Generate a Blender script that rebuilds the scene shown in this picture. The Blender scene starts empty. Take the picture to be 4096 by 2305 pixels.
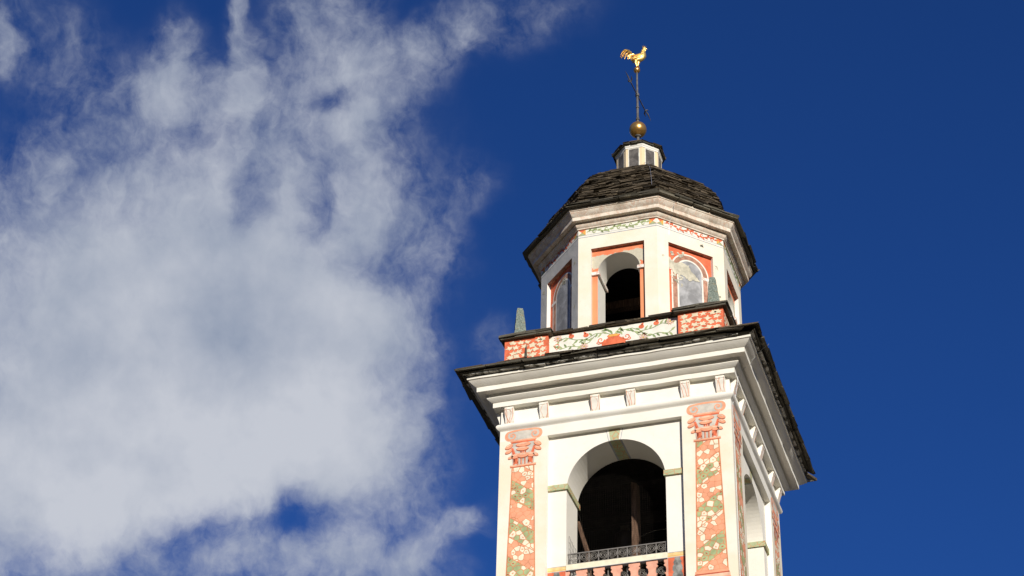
import bpy, math, random
from mathutils import Vector, Matrix, noise
R_ = math.radians
sc = bpy.context.scene
col = sc.collection
random.seed(7)

# ------------------------------------------------------------------ camera, sky, sun, exposure
H0 = 25.5                                   # height of the shaft's top above the square
def view_basis(yaw, pit, rol):
    F = Vector((math.sin(yaw)*math.cos(pit), math.cos(yaw)*math.cos(pit), math.sin(pit)))
    X = Vector((math.cos(yaw), -math.sin(yaw), 0)); U = X.cross(F)
    c, s = math.cos(rol), math.sin(rol)
    return c*X + s*U, -s*X + c*U, F
VX, VY, VF = view_basis(R_(-18.18449616), R_(35.69053382), R_(1.52487485))
cd = bpy.data.cameras.new('camera'); cam = bpy.data.objects.new('camera', cd); col.objects.link(cam)
cd.sensor_width = 36; cd.lens = 8492.83*36/4096; cd.clip_start = .5; cd.clip_end = 20000
m = Matrix((VX, VY, -VF)).transposed().to_4x4(); m.translation = Vector((9.67026, -39.00787, H0-23.87472))
cam.matrix_world = m; sc.camera = cam

SUN_AZ, SUN_EL = R_(31), R_(20)             # azimuth from the front's normal towards the right face
TS = Vector((math.sin(SUN_AZ)*math.cos(SUN_EL), -math.cos(SUN_AZ)*math.cos(SUN_EL), math.sin(SUN_EL)))
sd = bpy.data.lights.new('sun', 'SUN'); sun = bpy.data.objects.new('sun', sd); col.objects.link(sun)
sd.energy = 5.0; sd.angle = R_(.53); sd.color = (1, .94, .84)
sun.rotation_euler = TS.to_track_quat('Z', 'Y').to_euler(); sun.location = (30, -60, 90)

sc.view_settings.view_transform = 'Standard'; sc.view_settings.look = 'None'
sc.view_settings.gamma = 1; sc.view_settings.exposure = .0
sc.cycles.max_bounces = 10; sc.cycles.diffuse_bounces = 6; sc.cycles.glossy_bounces = 4
sc.cycles.use_denoising = True
sc.cycles.sample_clamp_indirect = 6

class NT:
    """small helper for node trees"""
    def __init__(s, tree): s.t = tree; s.n = tree.nodes; s.l = tree.links
    def new(s, kind, **kw):
        n = s.n.new(kind)
        for k, v in kw.items(): setattr(n, k, v)
        return n
    def put(s, sock, v):
        if hasattr(v, 'node'): s.l.new(v, sock)
        elif v is not None: sock.default_value = v
    def math(s, op, a, b=None, c=None, clamp=False):
        n = s.new('ShaderNodeMath', operation=op); n.use_clamp = clamp
        for i, v in enumerate((a, b, c)):
            if v is not None: s.put(n.inputs[i], v)
        return n.outputs[0]
    def vmath(s, op, a, b=None, scale=None):
        n = s.new('ShaderNodeVectorMath', operation=op)
        s.put(n.inputs[0], a)
        if b is not None: s.put(n.inputs[1], b)
        if scale is not None: s.put(n.inputs['Scale'], scale)
        return n.outputs['Value'] if op in ('DOT_PRODUCT', 'LENGTH', 'DISTANCE') else n.outputs[0]
    def noise(s, vec, scale, detail=4, rough=.55, dist=0, out=0, dims='3D', lac=2):
        n = s.new('ShaderNodeTexNoise', noise_dimensions=dims)
        s.put(n.inputs['Vector'], vec)
        n.inputs['Scale'].default_value = scale; n.inputs['Detail'].default_value = detail
        n.inputs['Roughness'].default_value = rough; n.inputs['Distortion'].default_value = dist
        n.inputs['Lacunarity'].default_value = lac
        return n.outputs[out]
    def step(s, v, a, b):                       # smooth step between a and b
        n = s.new('ShaderNodeMapRange', interpolation_type='SMOOTHSTEP')
        s.put(n.inputs['Value'], v); n.inputs['From Min'].default_value = a; n.inputs['From Max'].default_value = b
        return n.outputs[0]
    def mix(s, f, a, b, mode='MIX'):
        n = s.new('ShaderNodeMix', data_type='RGBA', blend_type=mode)
        s.put(n.inputs[0], f); s.put(n.inputs[6], a); s.put(n.inputs[7], b)
        return n.outputs[2]

def rgb(r, g, b):                               # sRGB 0-255 to linear, with alpha
    f = lambda c: (c/255/12.92 if c/255 <= .04045 else ((c/255+.055)/1.055)**2.4)
    return (f(r), f(g), f(b), 1)

world = bpy.data.worlds.new('World'); sc.world = world; world.use_nodes = True
# fixed compass frame of the cloud chart: middle of the bank at azimuth -18 deg, 36 deg above the horizon
CLOUD_F, CLOUD_E, CLOUD_U = [tuple(v) for v in (lambda e, u, f: (f, e, u))(*view_basis(R_(-18.18), R_(35.69), R_(1.52)))]
def build_sky():
    t = NT(world.node_tree); t.n.clear()
    out = t.new('ShaderNodeOutputWorld'); bg = t.new('ShaderNodeBackground'); t.l.new(bg.outputs[0], out.inputs[0])
    sky = t.new('ShaderNodeTexSky', sky_type='NISHITA'); sky.sun_disc = False
    sky.sun_elevation = SUN_EL; sky.sun_rotation = math.atan2(TS.x, TS.y)
    sky.altitude = 1200; sky.air_density = 1.0; sky.dust_density = .3; sky.ozone_density = 2.0
    bg.inputs['Strength'].default_value = .1
    d = t.new('ShaderNodeTexCoord').outputs['Generated']
    d = t.vmath('NORMALIZE', d)
    # the deep, polarised blue away from the horizon
    deep = t.mix(1.0, sky.outputs[0], (.135, .37, .855, 1), 'MULTIPLY')
    # cloud bank: a flat chart of the sky about one fixed compass direction (az -18 deg, 36 deg high)
    f = t.vmath('DOT_PRODUCT', d, CLOUD_F); f = t.math('MAXIMUM', f, .05)
    s_ = t.math('DIVIDE', t.vmath('DOT_PRODUCT', d, CLOUD_E), f); t_ = t.math('DIVIDE', t.vmath('DOT_PRODUCT', d, CLOUD_U), f)
    K = 8492.83*2576/4096/100
    cu = t.math('MULTIPLY_ADD', s_, K, 12.88); cv = t.math('MULTIPLY_ADD', t_, -K, 7.25)
    cmb = t.new('ShaderNodeCombineXYZ'); t.l.new(cu, cmb.inputs[0]); t.l.new(cv, cmb.inputs[1]); p0 = cmb.outputs[0]
    # drift of the cloud edges: coarse then fine swirl
    def swirl(p, scale, amt, det, seed):
        n = t.noise(t.vmath('ADD', p, (seed, seed*.7, seed*1.3)), scale, det, .55, out=1)
        n = t.vmath('SUBTRACT', n, (.5, .5, .5)); n = t.vmath('MULTIPLY', n, (amt, amt, 0))
        return t.vmath('ADD', p, n)
    p = swirl(p0, .45, 1.6, 3, 3.1)
    p = swirl(p, 2.0, .45, 6, 9.7)
    sep = t.new('ShaderNodeSeparateXYZ'); t.l.new(p, sep.inputs[0]); X, Y = sep.outputs[0], sep.outputs[1]
    def blob(x, y, a, b, ang, w):
        c, s = math.cos(R_(ang)), math.sin(R_(ang))
        q = t.math('SUBTRACT', X, x); r = t.math('SUBTRACT', Y, y)
        u = t.math('MULTIPLY', t.math('MULTIPLY_ADD', q, c, t.math('MULTIPLY', r, s)), 1/a)
        v = t.math('MULTIPLY', t.math('MULTIPLY_ADD', r, c, t.math('MULTIPLY', q, -s)), 1/b)
        e = t.math('MULTIPLY_ADD', u, u, t.math('MULTIPLY', v, v))
        return t.math('MULTIPLY', t.math('EXPONENT', t.math('MULTIPLY', t.math('POWER', e, 1.5), -1)), w)
    BL = CLOUDS
    tot = None
    for b in BL:
        g = blob(*b); tot = g if tot is None else t.math('ADD', tot, g)
    tot = t.math('MINIMUM', tot, 1.5)
    # streaks pulled towards the upper right
    mp = t.new('ShaderNodeMapping'); t.l.new(p, mp.inputs[0]); mp.inputs['Rotation'].default_value = (0, 0, R_(-28)); mp.inputs['Scale'].default_value = (1.0, .62, 1)
    st = t.noise(mp.outputs[0], .90, 10, .62)
    fine = t.noise(p0, 2.6, 9, .62, .4)
    big = t.noise(p0, .42, 5, .5)
    gate = t.step(tot, .0, .35)
    nz = t.math('ADD', t.math('MULTIPLY', t.math('SUBTRACT', st, .5), 1.0), t.math('MULTIPLY', t.math('SUBTRACT', fine, .5), .42))
    inner = t.step(tot, .45, 1.15)
    gate = t.math('MULTIPLY', gate, t.math('MULTIPLY_ADD', inner, -.60, 1.22))
    dens = t.math('MULTIPLY_ADD', nz, gate, tot)
    al = t.step(dens, -.02, 1.22)
    al = t.math('MULTIPLY', al, .95)
    lum = t.math('ADD', t.math('MULTIPLY', t.math('SUBTRACT', big, .5), 1.6), t.math('MULTIPLY', t.math('SUBTRACT', st, .5), .55))
    lum = t.math('ADD', lum, .5, clamp=True)
    glow = blob(4.0, 11.8, 6.0, 2.2, -10, .42); dull = blob(5.0, 7.2, 4.2, 2.4, 15, .06); glow = t.math('SUBTRACT', glow, dull)
    lum = t.math('ADD', lum, t.math('ADD', glow, .04), clamp=True)
    cc = t.mix(lum, rgb(148, 160, 181), rgb(204, 208, 217))
    cc = t.vmath('SCALE', cc, scale=.97/.1)
    t.l.new(t.mix(al, deep, cc), bg.inputs['Color'])
#      x    y     a    b   ang  weight    (chart units: hundredths of a 2576-wide chart, y down)
CLOUDS = [
    (4.2, 5.8, 4.9, 3.5, -8, .74), (3.0, 9.4, 6.6, 3.4, 0, .9), (7.0, 9.9, 3.0, 2.6, 0, .75), (7.4, 5.6, 2.5, 2.6, 0, .30),
    (8.9, 8.2, 1.9, .9, 6, .5), (1.6, 12.6, 4.6, 2.6, 0, .85), (7.4, 14.3, 3.0, .9, 0, .5), (8.8, 12.4, 1.1, 2.2, 0, .5), (6.2, 11.6, 3.4, 1.2, 0, .3),
    (4.25, 1.6, .7, 1.3, 12, .5), (6.0, .9, .40, 1.7, 0, .55), (5.2, 2.4, 2.2, .8, 0, .3), (8.2, 1.0, 1.4, 1.7, 20, .62), (10.4, 1.6, 2.6, .9, -34, .44), (13.2, .7, 2.0, .7, -20, .26),
    (9.3, 3.2, 1.1, 1.4, 0, .45), (9.3, 5.4, .9, 1.4, 0, .3), (.9, 1.0, 2.2, 1.3, 20, .24), (-.1, 1.1, .4, .9, 0, .45),
    (7.9, 12.8, 1.1, .7, 35, -.34), (6.9, 13.2, .9, .5, 0, -.22), (4.7, 13.8, 1.1, .5, -15, -.36), (6.4, 4.9, .6, 1.1, 10, -.38), (7.8, 5.4, .4, .7, 10, -.3), (8.65, 2.45, .8, .35, -15, -.5), (2.7, 4.0, .8, .4, -20, -.2),
    (10.9, 5.6, 1.0, 2.6, 8, .19), (11.0, 6.4, .9, .9, -40, .14), (12.1, 4.7, .7, .7, 0, .22), (12.5, 8.6, .5, .7, 0, .24),
    (10.3, 9.8, .6, 1.4, 0, .26), (10.3, 12.4, 1.0, 2.0, 0, .34), (11.2, 13.5, 1.2, .5, -34, .45), (10.6, 14.3, 1.0, .6, 0, .3),
]
build_sky()

# ------------------------------------------------------------------ materials
def mat(name, build):
    mm = bpy.data.materials.new(name); mm.use_nodes = True
    t = NT(mm.node_tree); t.n.clear()
    o = t.new('ShaderNodeOutputMaterial'); b = t.new('ShaderNodeBsdfPrincipled'); t.l.new(b.outputs[0], o.inputs[0])
    b.inputs['Specular IOR Level'].default_value = .25; b.inputs['Roughness'].default_value = .85
    build(t, b); return mm
def objco(t): return t.new('ShaderNodeTexCoord').outputs['Object']
def bump(t, b, h, strength=.3, dist=.01):
    n = t.new('ShaderNodeBump'); n.inputs['Strength'].default_value = strength; n.inputs['Distance'].default_value = dist
    t.put(n.inputs['Height'], h); t.l.new(n.outputs[0], b.inputs['Normal'])
def plaster(c1, c2, grime=.0, bs=.35):
    def f(t, b):
        p = objco(t)
        n = t.noise(p, 1.3, 6, .6); n2 = t.noise(p, 9, 5, .6)
        c = t.mix(t.step(n, .35, .68), c1, c2)
        c = t.mix(t.math('MULTIPLY', t.step(n2, .55, .8), .10+grime), c, (.42, .38, .30, 1))
        # thin rain streaks
        mp = t.new('ShaderNodeMapping'); t.l.new(p, mp.inputs[0]); mp.inputs['Scale'].default_value = (9, 9, .5)
        s = t.noise(mp.outputs[0], 1.2, 4, .6)
        c = t.mix(t.math('MULTIPLY', t.step(s, .6, .85), .12+grime), c, (.40, .36, .28, 1))
        t.l.new(c, b.inputs['Base Color'])
        h = t.math('ADD', t.noise(p, 4, 4, .5), t.math('MULTIPLY', t.noise(p, 45, 4, .6), .3))
        bump(t, b, h, bs, .02)
    return f
M = {}
M['cream'] = mat('cream_lime_plaster', plaster((.80, .71, .54, 1), (.82, .775, .655, 1)))
M['white'] = mat('white_lime_plaster', plaster((.80, .76, .665, 1), (.83, .80, .72, 1)))
M['bracketwhite'] = M['white']
M['drumcream'] = mat('drum_cream_plaster', plaster((.81, .725, .555, 1), (.82, .775, .66, 1), .04))
M['lanterncream'] = mat('lantern_cream_plaster', plaster((.78, .60, .36, 1), (.80, .67, .46, 1), .04))
M['drumgrey'] = mat('drum_grey_plaster', plaster((.50, .49, .46, 1), (.60, .585, .55, 1), .08, .6))  # greyer, rougher plaster tone for the front-left diagonal drum face alone
M['drumwhite'] = mat('drum_white_plaster', plaster((.78, .755, .68, 1), (.80, .77, .70, 1), .06))
def flat(c, var=.12, bs=.15):
    def f(t, b):
        p = objco(t); n = t.noise(p, 7, 5, .6); n2 = t.noise(p, 40, 3, .6)
        d = tuple(x*(1-var*2.2) for x in c[:3])+(1,); e = tuple(min(1, x*(1+var)+.03*var) for x in c[:3])+(1,)
        cc = t.mix(t.step(n, .3, .7), d, e)
        t.l.new(t.mix(t.math('MULTIPLY', n2, var), cc, tuple(min(.84, x*1.5+.02*min(1, max(c[:3])*4)) for x in c[:3])+(1,)), b.inputs['Base Color'])
        bump(t, b, n2, bs, .004)
    return f
M['salmon'] = mat('salmon_paint', flat((.84, .36, .21, 1), .07))
M['salmonlight'] = mat('pale_salmon_paint', flat((.82, .50, .35, 1)))
M['red'] = mat('coral_red_paint', flat((.74, .165, .075, 1)))
M['darkred'] = mat('dark_red_paint', flat((.46, .10, .05, 1)))
M['rust'] = mat('rust_outline_paint', flat((.64, .24, .11, 1)))
M['green'] = mat('pale_green_paint', flat((.38, .44, .22, 1), .12))
M['deepgreen'] = mat('leaf_green_paint', flat((.22, .30, .13, 1), .2))
M['cell'] = mat('cream_paint', flat((.82, .76, .56, 1), .06))
M['blockcream'] = mat('block_cream_paint', flat((.76, .66, .46, 1), .08))
M['paper'] = mat('white_paint', flat((.80, .77, .67, 1), .05))
M['yellow'] = mat('ochre_yellow_paint', flat((.82, .58, .26, 1), .1))
M['orange'] = mat('orange_paint', flat((.80, .40, .09, 1), .1))
M['stonegrey'] = mat('grey_pink_paint', flat((.56, .52, .45, 1), .1))
M['pink'] = mat('pink_board_paint', flat((.78, .38, .26, 1), .08))
M['greypaint'] = mat('grey_paint', flat((.24, .24, .22, 1), .35))
M['brownband'] = mat('brown_pink_paint', flat((.46, .24, .16, 1), .2))
M['beige'] = mat('bare_render', flat((.56, .52, .40, 1), .15, .5))
M['bluegrey'] = mat('blue_grey_line', flat((.38, .40, .44, 1), .1))
def f_window(t, b):
    p = objco(t); n = t.noise(p, 3.2, 6, .6, .6)
    t.l.new(t.mix(t.step(n, .35, .7), (.24, .24, .24, 1), (.45, .45, .45, 1)), b.inputs['Base Color'])
M['winpaint'] = mat('mottled_grey_paint', f_window)
def f_lwin(t, b):
    p = objco(t); n = t.noise(p, 5, 6, .65, .4)
    c = t.mix(t.step(n, .3, .75), (.06, .055, .052, 1), (.19, .175, .16, 1))
    t.l.new(t.mix(t.step(t.noise(p, 6.5, 3, .6), .70, .76), c, (.6, .57, .5, 1)), b.inputs['Base Color'])
M['lanternwin'] = mat('lantern_grey_panel', f_lwin)
def f_peel(t, b):
    p = objco(t); n = t.noise(p, 4.2, 8, .68, .3); n2 = t.noise(p, 18, 6, .65)
    z = t.new('ShaderNodeSeparateXYZ'); t.l.new(p, z.inputs[0])
    band = t.step(z.outputs[2], 4.05, 4.35); top = t.math('SUBTRACT', 1, t.step(z.outputs[2], 4.50, 4.64))
    w = t.math('MULTIPLY', band, top)
    e = t.math('ADD', t.math('MULTIPLY', n, .8), t.math('ADD', t.math('MULTIPLY', n2, .25), t.math('MULTIPLY', w, .36)))
    c = t.mix(t.step(n, .4, .7), (.76, .20, .09, 1), (.80, .30, .15, 1))
    low = t.math('SUBTRACT', 1, t.step(z.outputs[2], 3.7, 4.1)); c = t.mix(t.math('MULTIPLY', low, .8), c, (.80, .32, .15, 1))
    c = t.mix(t.step(e, .70, .75), c, t.mix(n2, (.42, .39, .29, 1), (.66, .61, .48, 1)))
    t.l.new(c, b.inputs['Base Color']); bump(t, b, t.math('ADD', n2, t.step(e, .70, .75)), .3, .008)
M['peel'] = mat('peeling_coral_paint', f_peel)
def f_marble(t, b):
    p = objco(t)
    n = t.noise(p, 4.5, 7, .68, .3); n2 = t.noise(p, 16, 6, .68)
    c = t.mix(t.step(n, .38, .62), (.60, .49, .385, 1), (.77, .69, .575, 1))
    c = t.mix(t.math('MULTIPLY', t.step(n2, .48, .66), .75), c, (.80, .74, .64, 1))
    v = t.new('ShaderNodeTexVoronoi', feature='DISTANCE_TO_EDGE')
    t.put(v.inputs['Vector'], t.vmath('ADD', p, t.vmath('SCALE', t.noise(p, 6, 4, .6, out=1), scale=.25))); v.inputs['Scale'].default_value = 5.5
    vein = t.math('SUBTRACT', 1, t.step(v.outputs['Distance'], .0, .035))
    c = t.mix(t.math('MULTIPLY', vein, .55), c, (.66, .30, .17, 1))
    g = t.step(t.noise(p, 1.9, 8, .7, .5), .52, .66)
    c = t.mix(t.math('MULTIPLY', g, .55), c, (.32, .285, .21, 1))
    t.l.new(c, b.inputs['Base Color']); bump(t, b, n2, .5, .012)
M['marble'] = mat('weathered_marbled_plaster', f_marble)
def f_bracket(t, b):
    p = t.new('ShaderNodeNewGeometry').outputs['Position']
    v = t.new('ShaderNodeTexVoronoi', feature='DISTANCE_TO_EDGE')
    mp = t.new('ShaderNodeMapping'); t.l.new(p, mp.inputs[0]); mp.inputs['Scale'].default_value = (4.2, 4.2, 2.4)
    t.put(v.inputs['Vector'], t.vmath('ADD', mp.outputs[0], t.vmath('SCALE', t.noise(p, 7, 3, .6, out=1), scale=1.2))); v.inputs['Scale'].default_value = 1
    vein = t.math('SUBTRACT', 1, t.step(v.outputs['Distance'], .0, .06))
    c = t.mix(t.step(t.noise(p, 6, 4), .4, .65), (.81, .785, .72, 1), (.74, .71, .64, 1))
    t.l.new(t.mix(t.math('MULTIPLY', vein, .62), c, (.66, .27, .15, 1)), b.inputs['Base Color'])
M['bracket'] = mat('veined_white_plaster', f_bracket)
def f_impost(t, b):
    p = t.new('ShaderNodeNewGeometry').outputs['Position']
    v = t.new('ShaderNodeTexVoronoi', feature='DISTANCE_TO_EDGE')
    t.put(v.inputs['Vector'], p); v.inputs['Scale'].default_value = 8
    vein = t.math('SUBTRACT', 1, t.step(v.outputs['Distance'], .01, .075))
    c = t.mix(t.noise(p, 8, 4), (.30, .36, .19, 1), (.55, .58, .36, 1))
    t.l.new(t.mix(t.math('MULTIPLY', vein, .85), c, (.58, .24, .11, 1)), b.inputs['Base Color'])
M['impost'] = mat('green_marbled_paint', f_impost)
def slate(dark, light, lich, wash=0):
    def f(t, b):
        g = t.new('ShaderNodeNewGeometry'); p = objco(t)
        r = g.outputs['Random Per Island']
        n = t.noise(p, 6, 6, .65); n2 = t.noise(p, 30, 5, .65)
        c = t.mix(r, dark, light)
        c = t.mix(t.math('MULTIPLY', t.step(n2, .45, .75), .5), c, tuple(x*.45 for x in dark[:3])+(1,))
        c = t.mix(t.math('MULTIPLY', t.step(n, .56, .68), .65), c, lich)
        if wash: c = t.mix(t.math('MULTIPLY', t.step(t.noise(p, 3.5, 7, .7), .45, .53), .85), c, (.58, .56, .50, 1))
        t.l.new(c, b.inputs['Base Color']); b.inputs['Roughness'].default_value = .75
        bump(t, b, n2, .6, .02)
    return f
M['slate'] = mat('brown_grey_stone_slate', slate((.020, .0155, .010, 1), (.135, .104, .068, 1), (.21, .17, .11, 1)))
M['eaveslate'] = mat('dark_stone_slate', slate((.05, .045, .034, 1), (.15, .135, .10, 1), (.19, .17, .12, 1)))
M['washslate'] = mat('limewashed_stone_slate', slate((.06, .055, .042, 1), (.13, .12, .09, 1), (.2, .18, .13, 1), 1))
def f_granite(t, b):
    p = objco(t); n = t.noise(p, 45, 6, .75); n2 = t.noise(p, 8, 5, .6)
    c = t.mix(t.step(n, .4, .65), (.12, .15, .125, 1), (.33, .37, .31, 1))
    c = t.mix(t.math('MULTIPLY', t.step(n2, .58, .68), .6), c, (.30, .22, .10, 1))
    t.l.new(c, b.inputs['Base Color']); bump(t, b, t.math('ADD', n, n2), .8, .03)
M['granite'] = mat('green_grey_granite', f_granite)
def f_wood(t, b):
    p = objco(t); mp = t.new('ShaderNodeMapping'); t.l.new(p, mp.inputs[0]); mp.inputs['Scale'].default_value = (12, 12, 1.2)
    n = t.noise(mp.outputs[0], 2.2, 7, .65, .6)
    c = t.mix(t.step(n, .3, .7), (.05, .027, .017, 1), (.19, .115, .075, 1))
    t.l.new(c, b.inputs['Base Color']); bump(t, b, n, .6, .02)
M['wood'] = mat('weathered_timber', f_wood)
M['darkwood'] = mat('near_black_timber', flat((.010, .006, .004, 1), .3, .5))  # near-black base colour for chamber ceilings and beams
M['dark'] = mat('near_black_masonry', flat((.004, .0035, .003, 1), .3, .2))  # near-black base colour for the chambers' inner walls, floors and closed openings
def metal(c, rough, bs=0, sc_=20, dirt=None, met=1):
    def f(t, b):
        b.inputs['Metallic'].default_value = met; b.inputs['Roughness'].default_value = rough
        cc = c
        p = objco(t)
        if dirt:
            n = t.noise(p, 7, 6, .65); cc = t.mix(t.step(n, .38, .72), c, dirt)
        t.put(b.inputs['Base Color'], cc)
        if bs: bump(t, b, t.noise(p, sc_, 4, .6), bs, .02)
    return f
M['gold'] = mat('gilded_metal', metal((1.0, .68, .22, 1), .36, .5, 22, met=.85))
M['oldgold'] = mat('aged_gilded_copper', metal((.92, .52, .15, 1), .31, .06, 9, (.50, .26, .075, 1), .85))
M['iron'] = mat('grey_iron', flat((.13, .125, .12, 1), .2))
def f_rail(t, b):
    p = objco(t); t.l.new(t.mix(t.noise(p, 14, 5), (.11, .10, .09, 1), (.29, .27, .24, 1)), b.inputs['Base Color'])
    b.inputs['Roughness'].default_value = .5; b.inputs['Metallic'].default_value = .2
M['rail'] = mat('grey_painted_iron', f_rail)
M['net'] = mat('grey_net_cord', flat((.014, .011, .008, 1), .1, 0))
M['wire'] = mat('galvanised_wire', metal((.55, .56, .56, 1), .5))
M['bronze'] = mat('dark_bronze', metal((.10, .08, .055, 1), .5, .1))
def f_paving(t, b):
    p = objco(t); v = t.new('ShaderNodeTexVoronoi', feature='DISTANCE_TO_EDGE'); t.put(v.inputs['Vector'], p); v.inputs['Scale'].default_value = 2.2
    c = t.mix(t.noise(p, .4, 5), (.085, .075, .06, 1), (.13, .113, .088, 1))
    t.l.new(t.mix(t.step(v.outputs['Distance'], .0, .06), (.2, .18, .15, 1), c), b.inputs['Base Color'])
M['paving'] = mat('granite_paving', f_paving)
def f_meadow(t, b):
    p = objco(t); t.l.new(t.mix(t.noise(p, .05, 7, .65), (.045, .06, .022, 1), (.11, .10, .045, 1)), b.inputs['Base Color'])
M['meadow'] = mat('autumn_meadow', f_meadow)
def f_hill(t, b):
    p = objco(t); t.l.new(t.mix(t.noise(p, .006, 8, .68), (.05, .055, .03, 1), (.16, .12, .07, 1)), b.inputs['Base Color'])
M['hill'] = mat('wooded_slope', f_hill)

# ------------------------------------------------------------------ mesh helpers
class MB:
    def __init__(s): s.v = []; s.f = []; s.m = []; s.mats = []
    def mi(s, name):
        if name not in s.mats: s.mats.append(name)
        return s.mats.index(name)
    def face(s, pts, mt):
        b = len(s.v); s.v += [tuple(p) for p in pts]; s.f.append(tuple(range(b, b+len(pts)))); s.m.append(s.mi(mt))
    def grid(s, rows, mt, closed=False):
        b = len(s.v); n = len(rows[0])
        for r in rows: s.v += [tuple(p) for p in r]
        k = s.mi(mt)
        for i in range(len(rows)-1):
            for j in range(n if closed else n-1):
                j2 = (j+1) % n
                s.f.append((b+i*n+j, b+i*n+j2, b+(i+1)*n+j2, b+(i+1)*n+j)); s.m.append(k)
    def hexa(s, p, mt):                        # 8 points: 4 bottom ccw, 4 top ccw
        b = len(s.v); s.v += [tuple(q) for q in p]; k = s.mi(mt)
        for f in ((3, 2, 1, 0), (4, 5, 6, 7), (0, 1, 5, 4), (1, 2, 6, 5), (2, 3, 7, 6), (3, 0, 4, 7)):
            s.f.append(tuple(b+i for i in f)); s.m.append(k)
    def box(s, x0, x1, y0, y1, z0, z1, mt):
        s.hexa([(x0, y0, z0), (x1, y0, z0), (x1, y1, z0), (x0, y1, z0), (x0, y0, z1), (x1, y0, z1), (x1, y1, z1), (x0, y1, z1)], mt)
    def tube(s, path, rad, mt, n=8, squash=None, cap=True):
        path = [Vector(p) for p in path]; rows = []
        if not hasattr(rad, '__len__'): rad = [rad]*len(path)
        up = None
        for i, p in enumerate(path):
            d = (path[min(i+1, len(path)-1)]-path[max(i-1, 0)]).normalized()
            if up is None:
                up = Vector((0, 0, 1)) if abs(d.z) < .9 else Vector((0, 1, 0))
            a = d.cross(up).normalized(); bb = a.cross(d).normalized(); up = bb
            q = squash or 1
            rows.append([p + a*math.cos(2*math.pi*j/n)*rad[i]*q + bb*math.sin(2*math.pi*j/n)*rad[i] for j in range(n)])
        s.grid(rows, mt, True)
        if cap:
            b = len(s.v); s.v += [tuple(x) for x in rows[0][::-1]]+[tuple(x) for x in rows[-1]]
            s.f.append(tuple(range(b, b+n))); s.m.append(s.mi(mt)); s.f.append(tuple(range(b+n, b+2*n))); s.m.append(s.mi(mt))
    def sphere(s, c, r, mt, nu=32, nv=20, sx=1, sy=1, sz=1):
        rows = []
        for i in range(nv+1):
            a = math.pi*(i/nv)*.9998+.0001
            rows.append([(c[0]+r*sx*math.sin(a)*math.cos(2*math.pi*j/nu), c[1]+r*sy*math.sin(a)*math.sin(2*math.pi*j/nu), c[2]-r*sz*math.cos(a)) for j in range(nu)])
        s.grid(rows, mt, True)
    def build(s, name, parent=None, loc=(0, 0, 0), rz=0, smooth=None, merge=False):
        me = bpy.data.meshes.new(name); me.from_pydata(s.v, [], s.f)
        for k in s.mats: me.materials.append(M[k])
        me.polygons.foreach_set('material_index', s.m)
        if merge:
            import bmesh
            bm = bmesh.new(); bm.from_mesh(me); bmesh.ops.remove_doubles(bm, verts=bm.verts, dist=1e-4)
            bmesh.ops.recalc_face_normals(bm, faces=bm.faces); bm.to_mesh(me); bm.free()
        if smooth is not None:
            me.polygons.foreach_set('use_smooth', [True]*len(me.polygons)); me.set_sharp_from_angle(angle=R_(smooth))
        me.update()
        o = bpy.data.objects.new(name, me); col.objects.link(o)
        o.location = loc; o.rotation_euler = (0, 0, rz)
        if parent: o.parent = parent
        return o
def tag(o, label=None, cat=None, group=None, kind=None):
    for k, v in (('label', label), ('category', cat), ('group', group), ('kind', kind)):
        if v: o[k] = v
    return o
def empty(name, loc=(0, 0, 0), rz=0):
    o = bpy.data.objects.new(name, None); col.objects.link(o); o.location = loc; o.rotation_euler = (0, 0, rz); o.empty_display_size = .3
    return o
def copy_tree(o, parent=None):
    c = o.copy(); col.objects.link(c)
    if parent: c.parent = parent
    for ch in [x for x in bpy.data.objects if x.parent == o]: copy_tree(ch, c)
    return c

OCT = .4142
def ring(sides, w, z, t=OCT, sub=1):
    if sides == 4: c = [(-1, -1), (1, -1), (1, 1), (-1, 1)]
    else: c = [(-1, -t), (-t, -1), (t, -1), (1, -t), (1, t), (t, 1), (-t, 1), (-1, t)]
    out = []
    for i in range(sides):
        a, b = c[i], c[(i+1) % sides]
        for k in range(sub):
            f = k/sub; out.append(((a[0]+(b[0]-a[0])*f)*w, (a[1]+(b[1]-a[1])*f)*w, z))
    return out
def moulding(mb, sides, prof, mt, t=OCT, sub=1, wob=0, seed=0):
    rows = []
    for w, z in prof:
        r = ring(sides, w, z, t, sub)
        if wob:
            q = []
            for x, y, zz in r:
                n1 = noise.noise(Vector((x*1.7+seed, y*1.7, zz*2.0))); n2 = noise.noise(Vector((x*1.5, y*1.5+seed+7, zz*3)))
                n3 = noise.noise(Vector((x*6+seed, y*6, zz*5)))
                q.append((x*(1+(n1*wob+n3*wob*.4)/w), y*(1+(n1*wob+n3*wob*.4)/w), zz+n2*wob+n3*wob*.35))
            r = q
        rows.append(r)
    mb.grid(rows, mt, True)

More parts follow.
